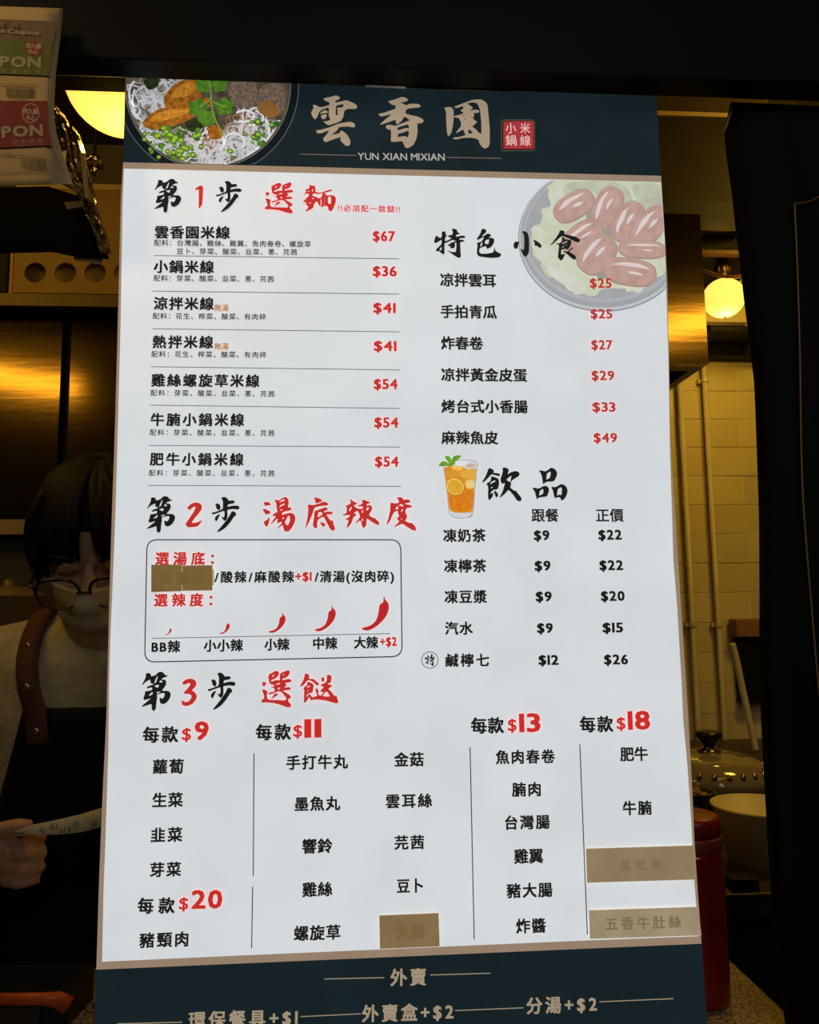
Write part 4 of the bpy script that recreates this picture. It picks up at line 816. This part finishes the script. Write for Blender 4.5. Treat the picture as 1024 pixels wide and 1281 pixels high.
def caps(x, y, a, b, r): return [(x+(a*math.copysign(abs(math.cos(t))**.75, math.cos(t)))*math.cos(r)-(b*math.copysign(abs(math.sin(t))**.8, math.sin(t)))*math.sin(r), y+(a*math.copysign(abs(math.cos(t))**.75, math.cos(t)))*math.sin(r)+(b*math.copysign(abs(math.sin(t))**.8, math.sin(t)))*math.cos(r)) for t in (2*math.pi*k/28 for k in range(28))]
for i, (x, y, a, b, r) in enumerate(SAU):
    art2('sausage_picture', [caps(x, y, a, b, r)], ink((174, 146, 136)), 5+i*.5)
    art2('sausage_picture', [caps(x-.6, y-1, a-1.6, b-2, r)], ink((198, 162, 152), (186, 150, 138), 90, 'sausage_print'), 5.12+i*.5)
    nx, ny = -math.sin(r), math.cos(r); dx_, dy_ = math.cos(r), math.sin(r); s = -1
    art2('sausage_highlight_picture', [ruffle([(x+dx_*u*a-nx*b*v, y+dy_*u*a-ny*b*v) for u, v in ((-.7, .35), (-.3, .62), (.3, .66), (.7, .4), (.3, .42), (-.3, .36))], 2, .7), ruffle([(x+dx_*u*a-nx*b*v, y+dy_*u*a-ny*b*v) for u, v in ((-.1, 0), (.2, .1), (.5, -.05), (.2, -.12))], 2, .8)], ink((222, 208, 204)), 5.3+i*.5)

# ---- printed glass of iced lemon tea
q = lambda x, y: (540+x/12.81, 560+y/12.81)
gl = lambda name, pts, m, l, sm=True: Bs.poly(name, smooth2([q(*p) for p in pts], 3) if sm else [q(*p) for p in pts], m, bd, l)
gl('tea_glass_picture', [(180, 290), (300, 215), (560, 190), (700, 215), (742, 265), (725, 340), (715, 500), (690, 700), (665, 1060), (560, 1135), (380, 1135), (270, 1065), (250, 900), (210, 560), (185, 400)], ink((176, 172, 176)), 6)
gl('tea_glass_picture', [(195, 300), (320, 230), (560, 205), (690, 230), (720, 270), (705, 330), (695, 480), (670, 700), (650, 1000), (645, 1050), (560, 1120), (390, 1120), (285, 1060), (262, 900), (222, 560), (200, 400)], ink((214, 214, 220)), 6.4)
gl('tea_picture', [(200, 330), (330, 290), (480, 300), (560, 350), (700, 340), (690, 520), (665, 700), (648, 1010), (560, 1040), (420, 1045), (290, 1010), (262, 850), (228, 600), (208, 420)], ink((214, 136, 28), (226, 154, 44), 300, 'tea_print'), 6.8)
gl('tea_picture', [(255, 740), (400, 700), (660, 680), (655, 900), (580, 1000), (420, 1010), (300, 980)], ink((216, 118, 24), (226, 138, 34), 200, 'dark_tea_print'), 7)
for k, (pp, c) in enumerate((([(460, 400), (560, 350), (700, 350), (690, 520), (560, 500), (480, 480)], (226, 172, 72)), ([(540, 540), (640, 520), (680, 560), (670, 640), (560, 650)], (236, 206, 130)), ([(320, 300), (440, 290), (500, 340), (430, 370), (320, 340)], (238, 196, 96)), ([(210, 400), (330, 360), (440, 400), (420, 480), (240, 480)], (222, 150, 48)), ([(380, 230), (520, 215), (560, 280), (430, 290)], (228, 226, 236)), ([(540, 280), (640, 250), (700, 280), (650, 320), (560, 330)], (206, 178, 158)))):
    gl('ice_picture', pp, ink(c), 7.2+k*.1)
Bs.poly('lemon_picture', circ(*q(370, 630), 12, 11, 30, .5), ink((176, 116, 20)), bd, 8.2)
Bs.poly('lemon_picture', circ(*q(368, 628), 11.2, 10.2, 30, .5), ink((242, 200, 96)), bd, 8.4)
Bs.poly('lemon_picture', circ(*q(370, 632), 9.6, 8.6, 30, .5), ink((218, 158, 40), (230, 176, 60), 400, 'lemon_flesh_print'), bd, 8.6)
for pts in ([(105, 290), (160, 225), (230, 230), (260, 290), (180, 300)], [(208, 140), (270, 140), (310, 190), (290, 240), (230, 200)], [(310, 200), (360, 135), (450, 125), (455, 160), (390, 215), (330, 240)], [(260, 250), (330, 230), (380, 250), (320, 290), (270, 300)]):
    gl('mint_picture', pts, ink((122, 170, 52), (94, 144, 40), 500, 'mint_print'), 8.8)
setbase(bd, (at(500, 1200, YB).x, YB, ZC))
# clear hanging clip above the board
o = thing('hanger_clip', 'clear plastic strip clip glinting above the menu title', 'clip')
a, b = at(457, 101.5, .742), at(508, 105, .742)
box('clip_strip', a.x, b.x, .748, .7515, zb-.0012, zb+.0003, mat('clear_clip', (.8, .75, .68), .1, 0, coat=1), o, .0003)
a = at(508, 105, .74); b2 = at(640, 108, .74)
box('wire', a.x, b2.x, .750, .7512, zb-.0009, zb+.0001, steel_d, o)
setbase(o, (a.x, .745, zb))

# ---------------------------------------------------------------- black hanging banner (right)
RY = .745
cloth = mat('black_cloth', (.0065, .0055, .0045), .75, 0, (.0085, .007, .0055), 5, .3, spec=.15)
le = [(912, 136), (905, 160), (908, 195), (914, 235), (920, 290), (925, 330), (930, 375), (937, 430), (943, 480), (946, 560), (949, 650), (949.5, 760), (949, 850), (954, 950), (960, 1060), (966, 1150), (975, 1240), (985, 1300)]
bn = thing('black_banner', 'large black hanging banner with a thin copper frame line at the right', 'banner')
NV, NU = 60, 24; vs = []; fs = []
for j in range(NV+1):
    e = lerp_path(le, j/NV); y_ = e[1]
    for i in range(NU+1):
        t = i/NU; x = e[0]+(1180-e[0])*t
        Yd = RY+.03*math.exp(-t*16)+.004*math.sin(t*9+j*.06)+.002*math.sin(t*23-j*.1)
        yy = y_+(12 if j == 0 else 0)*t
        vs.append(at(x, yy, Yd))
for j in range(NV):
    for i in range(NU): k = j*(NU+1)+i; fs.append((k, k+1, k+NU+2, k+NU+1))
o = link('cloth', mesh(vs, fs), cloth, bn, True); md = o.modifiers.new('thickness', 'SOLIDIFY'); md.thickness = .006; md.offset = 1
cop = mat('copper_print', (.40, .17, .05), .45, .4)
pts = [at(x, y, RY-.007) for x, y in spline2([(1100, 215), (1050, 232), (1024, 246), (1012, 252), (993.5, 255)], 5)]
pts += [at(x, y, RY-.007) for x, y in spline2([(993.5, 257), (996, 310), (998.5, 380), (1000.5, 460), (1001.5, 540), (1004, 620), (1009, 690), (1015, 760), (1021, 830), (1030, 920), (1045, 1050)], 5)]
tube('frame_line', pts, .0009, cop, bn, 8)
tube('top_rod', [at(914, 134, RY+.02), at(1180, 146, RY+.02)], .005, blackm, bn, 12)
tube('cord', [at(916, 134, RY+.02), at(905, 166, RY+.012)], .0012, mat('pale_cord', (.35, .3, .22), .6), bn, 8)
setbase(bn, (at(1040, 1250, RY).x, RY, at(1000, 1296, RY).z))

# ---------------------------------------------------------------- black terminal with orange rim (lower left)
pt = thing('payment_terminal', 'black flat counter device with an orange rim at the lower left', 'device')
zt = ZC+.035
A, B, C, D = at_z(-60, 1243, zt), at_z(84, 1241, zt), at_z(118, 1207, zt), at_z(42, 1209, zt)
x0 = A.x
prof = [(A.x, A.y), (B.x-.008, B.y), (B.x, B.y+.006), (C.x, C.y), (C.x-.01, C.y+.006), (D.x-.09, D.y+.006)]
def prism(name, pr, z0, z1, m, parent):
    n = len(pr); tri = tessellate_polygon([[Vector((p[0], p[1], 0)) for p in pr]])
    vs = [(p[0], p[1], z0) for p in pr]+[(p[0], p[1], z1) for p in pr]
    fs = list(tri)+[tuple(i+n for i in t[::-1]) for t in tri]+[(i, (i+1) % n, (i+1) % n+n, i+n) for i in range(n)]
    bm = bmesh.new(); bm.from_mesh(mesh(vs, fs)); return link(name, bm_mesh(bm), m, parent)
prism('device_body', prof, ZC, zt, mat('black_soft_plastic', (.012, .012, .013), .4, spec=.3), pt)
prism('screen', [(A.x+.01, A.y+.006), (B.x-.012, B.y+.008), (C.x-.012, C.y-.004), (D.x-.07, D.y)], zt, zt+.001, mat('dark_screen', (.010, .011, .014), .15), pt)
orm = mat('orange_plastic', (.60, .10, .01), .45, 0, (.5, .075, .01), 40)
y0 = A.y-.004
bm = bmesh.new(); tube_bm(bm, [(A.x, y0, zt-.004), (B.x-.02, B.y-.004, zt-.004), (B.x-.009, B.y-.002, zt-.006), (B.x-.003, B.y+.004, zt-.012), (B.x-.005, B.y+.004, zt-.022)], [(.005, .006), (.005, .006), (.006, .008), (.006, .009), (.002, .003)], 12)
link('orange_rim', bm_mesh(bm), orm, pt, True)
box('front_drawer', A.x, B.x-.025, A.y-.012, A.y-.001, ZC, zt-.011, mat('grey_brown_plastic', (.03, .02, .013), .5), pt, .002)
setbase(pt, (B.x-.07, (B.y+C.y)/2, ZC))

# ---------------------------------------------------------------- the cook
PX, HC = -.354, Vector((-.354, 1.135, 1.537))
pr_ = thing('person', 'person in cream sweater, black apron, glasses and white mask reading a paper slip', 'person')
HR = Matrix.Rotation(math.radians(28), 3, 'X') @ Matrix.Rotation(math.radians(4), 3, 'Z')
H = lambda x, y, z: HC+HR @ Vector((x, y, z))
tor = [(.80, 1.245, .165, .115), (.95, 1.24, .165, .118), (1.08, 1.235, .150, .110), (1.20, 1.225, .160, .115), (1.30, 1.215, .175, .118), (1.375, 1.205, .165, .105), (1.415, 1.20, .125, .085), (1.44, 1.195, .065, .062)]
def T_at(z):
    for a, b in zip(tor, tor[1:]):
        if z <= b[0]: f = max(0, (z-a[0])/(b[0]-a[0])); return [a[i]+(b[i]-a[i])*f for i in (1, 2, 3)]
    return list(tor[-1][1:])
def loft(bm, rings, seg=28):
    R = []
    for z, cy, rx, ry in rings:
        R.append([bm.verts.new((PX+rx*math.copysign(abs(math.cos(a))**.85, math.cos(a)), cy+ry*math.copysign(abs(math.sin(a))**.9, math.sin(a)), z)) for a in (2*math.pi*k/seg for k in range(seg))])
    for a, b in zip(R, R[1:]):
        for k in range(seg): bm.faces.new((a[k], a[(k+1) % seg], b[(k+1) % seg], b[k]))
    bm.faces.new(R[0][::-1]); bm.faces.new(R[-1])
def fuse(name, bm, vox, m, parent, sm=4):
    bmesh.ops.recalc_face_normals(bm, faces=bm.faces); me = bpy.data.meshes.new('m'); bm.to_mesh(me); bm.free()
    o = bpy.data.objects.new(name, me); COL.objects.link(o)
    r = o.modifiers.new('r', 'REMESH'); r.mode = 'VOXEL'; r.voxel_size = vox
    s = o.modifiers.new('s', 'SMOOTH'); s.factor = .5; s.iterations = sm
    me2 = bpy.data.meshes.new_from_object(o.evaluated_get(bpy.context.evaluated_depsgraph_get()))
    bpy.data.objects.remove(o); return link(name, me2, m, parent, True)
armL = [(PX-.15, 1.205, 1.355), (PX-.19, 1.205, 1.345), (PX-.225, 1.20, 1.22), (PX-.235, 1.17, 1.105), (PX-.19, 1.10, 1.125), (PX-.112, 1.035, 1.158)]
armR = [(PX+.15, 1.205, 1.355), (PX+.19, 1.205, 1.345), (PX+.225, 1.20, 1.22), (PX+.235, 1.17, 1.105), (PX+.225, 1.10, 1.12), (PX+.20, 1.05, 1.15)]
# one continuous body: head with features, neck, trunk, arms, hands with five fingers, legs
bm = bmesh.new()
ball(bm, H(0, .012, .018), (.072, .088, .098), HR); ball(bm, H(0, -.022, -.045), (.056, .062, .070), HR); ball(bm, H(0, -.062, -.092), (.024, .022, .020), HR)
tube_bm(bm, [H(0, -.082, .012), H(0, -.096, -.012), H(0, -.104, -.030)], [.007, .010, .013], 12)                       # nose
ball(bm, H(0, -.086, -.058), (.022, .010, .006), HR); ball(bm, H(0, -.084, -.067), (.018, .010, .006), HR)               # lips
for s in (-1, 1):
    ball(bm, H(s*.072, .012, -.008), (.010, .018, .031), HR); ball(bm, H(s*.031, -.074, .004), (.014, .010, .009), HR)     # ears, eyes
    ball(bm, H(s*.036, -.060, -.028), (.024, .022, .022), HR)
tube_bm(bm, [H(0, .02, -.06), (PX, 1.19, 1.43), (PX, 1.205, 1.38)], [.052, .056, .070], 20)
loft(bm, [(z, cy, rx-.012, ry-.012) for z, cy, rx, ry in tor])
for A_ in (armL, armR): tube_bm(bm, A_, [.050, .048, .040, .036, .032, .024], 16)
for s in (-1, 1): tube_bm(bm, [(PX+s*.085, 1.245, .84), (PX+s*.09, 1.235, .48), (PX+s*.09, 1.25, .10), (PX+s*.09, 1.25, .05)], [.085, .058, .042, .045], 18); tube_bm(bm, [(PX+s*.09, 1.28, .045), (PX+s*.095, 1.20, .04), (PX+s*.10, 1.10, .03)], [.04, .045, .032], 14)
def hand(bm, w_, s):
    """w_ wrist; s = +1: this hand's fingers run to +X (screen-right)"""
    w_ = Vector(w_); V_ = lambda x, y, z: w_+Vector((s*x, y, z))
    tube_bm(bm, [V_(-.02, .015, -.004), V_(.0, .0, 0), V_(.030, -.018, .004), V_(.055, -.028, .004)], [(.021, .019), (.023, .019), (.030, .017), (.029, .015)], 14)
    for k, (dz, L) in enumerate(((.024, .030), (.007, .033), (-.010, .031), (-.025, .025))):   # four curled fingers
        tube_bm(bm, [V_(.045, -.026, dz), V_(.045+L, -.036, dz-.002), V_(.058+L, -.022, dz-.004), V_(.050+L*.6, -.008, dz-.006)], [.0088, .0084, .0078, .0062], 10)
    tube_bm(bm, [V_(.015, -.02, .016), V_(.038, -.036, .032), V_(.066, -.036, .038), V_(.082, -.034, .037)], [.0115, .0105, .0095, .0070], 10)   # thumb on top
hand(bm, armL[-1], 1); hand(bm, (armR[-1][0], armR[-1][1], armR[-1][2]), -1)
body = fuse('body', bm, .0042, skin, pr_, 3)
# sweater, trousers
cream = mat('cream_knit', (.52, .42, .22), .9, 0, (.47, .37, .19), 90, .5)
bm = bmesh.new(); loft(bm, [r for r in tor if r[0] >= .95])
for A_ in (armL, armR):
    A2 = A_[:-1]+[tuple(Vector(A_[-2])*.25+Vector(A_[-1])*.75)]; tube_bm(bm, A2, [.066, .066, .054, .052, .046, .036], 18)
tube_bm(bm, [(PX, 1.20, 1.38), (PX, 1.185, 1.435), (PX, 1.172, 1.462)], [.085, .068, .064], 22)
for s in (-1, 1): tube_bm(bm, [(PX+s*.03, 1.195, 1.405), (PX+s*.10, 1.20, 1.385), (PX+s*.155, 1.205, 1.368), (PX+s*.20, 1.205, 1.345)], [.055, .056, .062, .062], 20)
fuse('sweater', bm, .006, cream, pr_, 4)
bm = bmesh.new()
for s in (-1, 1): tube_bm(bm, [(PX+s*.08, 1.245, .97), (PX+s*.09, 1.235, .48), (PX+s*.09, 1.25, .09)], [.098, .076, .062], 18)
loft(bm, [(.78, 1.245, .175, .122), (.98, 1.24, .168, .122)]); fuse('trousers', bm, .009, mat('dark_cloth', (.012, .011, .012), .8), pr_)
# apron wrapped on the front of the trunk
blk = mat('black_canvas', (.006, .005, .004), .8, 0, (.008, .0065, .005), 40, .2, spec=.2)
zt_ = at(80, 884, 1.10).z
vs = []; fs = []; NX, NZ = 24, 40
for j in range(NZ+1):
    z = zt_-(zt_-.45)*j/NZ; d = zt_-z
    hw = .085+.09*min(1, (d/.20))**1.3 if d < .20 else .175
    cy, rx, ry = T_at(max(z, .80)); rx += .014; ry += .012
    for i in range(NX+1):
        u = -1+2*i/NX; ang = u*min(1.35, hw/rx*1.05); vs.append((PX+rx*math.sin(ang), cy-ry*math.cos(ang)-.003*math.sin(i*1.1+j*.2), z))
for j in range(NZ):
    for i in range(NX): k = j*(NX+1)+i; fs.append((k, k+1, k+NX+2, k+NX+1))
ap = link('apron', mesh(vs, fs), blk, pr_, True); md = ap.modifiers.new('t', 'SOLIDIFY'); md.thickness = .004; md.offset = 0
brn = mat('brown_leather', (.11, .035, .010), .8, 0, (.08, .024, .007), 30, .1)
for s in (-1, 1):
    vs = []; fs = []
    cl = catmull([(PX+s*a, b, c) for a, b, c in ((.062, 1.090, 1.275), (.066, 1.086, 1.315), (.076, 1.084, 1.35), (.084, 1.096, 1.385), (.089, 1.124, 1.418), (.091, 1.160, 1.444), (.091, 1.20, 1.451), (.088, 1.24, 1.436), (.06, 1.315, 1.35))], 4)
    for p in cl: vs += [p+Vector((-.0135, 0, .002*s)), p+Vector((.0135, 0, -.002*s))]
    for k in range(len(cl)-1): fs.append((2*k, 2*k+1, 2*k+3, 2*k+2))
    st = link('strap', mesh(vs, fs), brn, pr_, True); md = st.modifiers.new('t', 'SOLIDIFY'); md.thickness = .004; md.offset = 0
    for k in (2, 8, 14):
        bm = bmesh.new(); ball(bm, cl[k]+Vector((0, -.004, 0)), (.0045, .0025, .0045), u=12, v=8)
        link('rivet', bm_mesh(bm), mat('brass_rivet', (.5, .36, .15), .3, .9), st, True)
# face mask
vs = []; fs = []; N1, N2 = 24, 18
for j in range(N2+1):
    v = j/N2; zz = -.008-.112*v
    for i in range(N1+1):
        u = -1+2*i/N1; a = u*1.32
        bul = 1-.35*abs(v-.45); dep = (.098+.018*math.exp(-(u*3.2)**2)*math.exp(-((v-.2)*3)**2))*(1-.22*max(0, v-.55)/.45)
        x = (.070-.010*v)*math.sin(a); y = -dep*math.cos(a)**.9-.010*bul*math.cos(a)+.0015*math.sin(v*22)
        z2 = zz-.012*(1-abs(u))*(1 if v > .8 else 0)*(v-.8)/.2-.012*(abs(u)**2)*(1-v)*1.6+.010*(abs(u)**2)*v*2.2
        vs.append(H(x, y, z2))
for j in range(N2):
    for i in range(N1): k = j*(N1+1)+i; fs.append((k, k+1, k+N1+2, k+N1+1))
mk = link('face_mask', mesh(vs, fs), mat('white_mask_fabric', (.60, .50, .30), .8, 0, (.55, .45, .27), 60, .2), pr_, True); md = mk.modifiers.new('t', 'SOLIDIFY'); md.thickness = .0015
for s in (-1, 1): tube('ear_loop', [H(s*.066, -.03, -.03), H(s*.074, -.005, -.012), H(s*.078, .018, .0)], .0014, MATS['white_mask_fabric'], mk, 6)
# glasses
gr = thing('x', None, None); bpy.data.objects.remove(gr)
rimm = mat('black_glasses_rim', (.01, .008, .007), .3); wire = mat('thin_metal_rim', (.10, .07, .04), .3, .8)
bm = bmesh.new(); gy = -.1215
for s in (-1, 1):
    lens = [H(s*.033+.026*math.copysign(abs(math.cos(a))**.8, math.cos(a)), gy+.004*abs(math.cos(a)), -.012+.0205*math.copysign(abs(math.sin(a))**.85, math.sin(a))) for a in (2*math.pi*k/32 for k in range(33))]
    tube_bm(bm, lens, .0011, 8)
    up = [H(s*.033+.027*math.copysign(abs(math.cos(a))**.8, math.cos(a)), gy+.003*abs(math.cos(a)), -.0115+.0215*math.copysign(abs(math.sin(a))**.85, math.sin(a))) for a in (math.pi*k/14 for k in range(15))]
    tube_bm(bm, up, .0022, 8)
    tube_bm(bm, [H(s*.059, gy+.004, -.006), H(s*.070, gy+.016, -.004), H(s*.077, -.05, -.002), H(s*.079, .0, .0), H(s*.078, .022, -.01)], .0022, 8)
tube_bm(bm, [H(-.009, gy, -.010), H(0, gy-.003, -.007), H(.009, gy, -.010)], .0014, 8)
gz = link('glasses', bm_mesh(bm), rimm, pr_, True)
for s in (-1, 1):
    pts = [H(s*.033+.0255*math.copysign(abs(math.cos(a))**.8, math.cos(a)), gy+.001, -.012+.020*math.copysign(abs(math.sin(a))**.85, math.sin(a))) for a in (2*math.pi*k/28 for k in range(28))]
    l_ = link('lens', mesh(pts, [tuple(range(28))]), mat('lens_glass', (.9, .9, .85), .03, 0, trans=1, ior=1.01), gz)
    md = l_.modifiers.new('t', 'SOLIDIFY'); md.thickness = .0008
# hair: a cap plus combed locks
hairm = mat('black_hair', (.007, .0045, .003), .6, 0, (.012, .007, .004), 60, .3, spec=.14)
bm = bmesh.new()
ball(bm, H(0, .018, .030), (.076, .092, .092), HR, 32, 24)
for v in list(bm.verts):
    l_ = HR.transposed() @ (v.co-HC)
    if l_.z < -.01 and l_.y < .04: bm.verts.remove(v)
    elif l_.z < .045 and l_.y < -.045: bm.verts.remove(v)
cap_me = bm
def lock(pts, r):
    tube_bm(bm, catmull([H(*p) for p in pts], 4), [r*(.55+.45*math.sin(math.pi*min(1, .15+.85*k/(4*(len(pts)-1)))))*(1-.55*(k/(4*(len(pts)-1)))**3) for k in range(4*(len(pts)-1)+1)], 6)
for k in range(190):
    a = 2*math.pi*k/190+rnd.uniform(-.03, .03)
    sx, sy = math.sin(a), -math.cos(a)          # a=0 is the face side
    front = max(0, math.cos(a))
    if front > .90 and abs(sx) < .16: continue         # centre parting shows the brow
    zend = .030-.050*(1-front) if front > .25 else -.045+.02*rnd.random()
    if front > .25: zend = .012-.02*(1-front)+rnd.uniform(-.006, .014)+(.01 if abs(sx) < .35 else 0)
    b_ = 1.0+rnd.uniform(0, .05)
    lock([(sx*.010+.004, .02+sy*.010, .122), (sx*.048*b_, .016+sy*.058*b_, .109), (sx*.070*b_, .014+sy*.088*b_, .078), (sx*(.077+.004*front)*b_, .012+sy*.099*b_, .042), (sx*(.073+.006*rnd.random())*b_, .012+sy*.097*b_, zend)], .0065+.003*rnd.random())
for k in range(24):                                     # full sides
    for s in (-1, 1):
        y0_ = -.05+.008*k*.6
        lock([(s*.06, y0_*.7, .095), (s*.075, y0_, .06), (s*.081, y0_-.004, .02), (s*.075, y0_-.008, -.018+rnd.uniform(-.008, .006))], .009)
link('hair', bm_mesh(bm), hairm, pr_, True)
for s in (-1, 1):
    vs = [H(s*.016+s*.030*t, -.097+.010*t*t, .022+.006*math.sin(t*2.4)) for t in (0, .25, .5, .75, 1)]
    tube('eyebrow', vs, [.0015, .0026, .0028, .0022, .001], hairm, pr_, 8)
setbase(pr_, (PX, 1.22, 0))
# paper slip held in the hand
pth = [(18, 1040), (40, 1032), (70, 1026), (100, 1019), (126, 1011), (160, 1002), (200, 996)]
vs = []; fs = []
for k, (x, y) in enumerate(pth):
    hgt = (6, 12, 18, 22, 23, 23, 23)[k]; Y0 = .985-.008*math.sin(k*.6)
    for t in (0, .5, 1): p = at(x+2*t, y+hgt*t, Y0-.004*t+.003*math.sin(t*3)); vs.append(p)
for k in range(len(pth)-1):
    for i in range(2): a = k*3+i; fs.append((a, a+1, a+4, a+3))
sl = thing('paper_slip', 'long pale paper order slip held in the cook\'s hand', 'paper')
o = link('paper', mesh(vs, fs), mat('pale_slip_paper', (.66, .54, .30), .7), sl, True); md = o.modifiers.new('t', 'SOLIDIFY'); md.thickness = .0005
hs = Surf(.974); hk = mat('slip_ink', (.06, .04, .02), .7)
V, Fc = [], []
for x, y in ((50, 1034), (54, 1035), (63, 1030), (66, 1029), (70, 1030), (75, 1036), (80, 1035), (86, 1034), (92, 1027), (96, 1026), (115, 1027), (119, 1026)):
    hs.stroke(V, Fc, spline2([(x, y), (x+1.5, y+2.5), (x-.5, y+5), (x+2, y+7)], 3), .8, 1)
link('handwriting', mesh(V, Fc), hk, sl)
setbase(sl, at(70, 1035, .985))
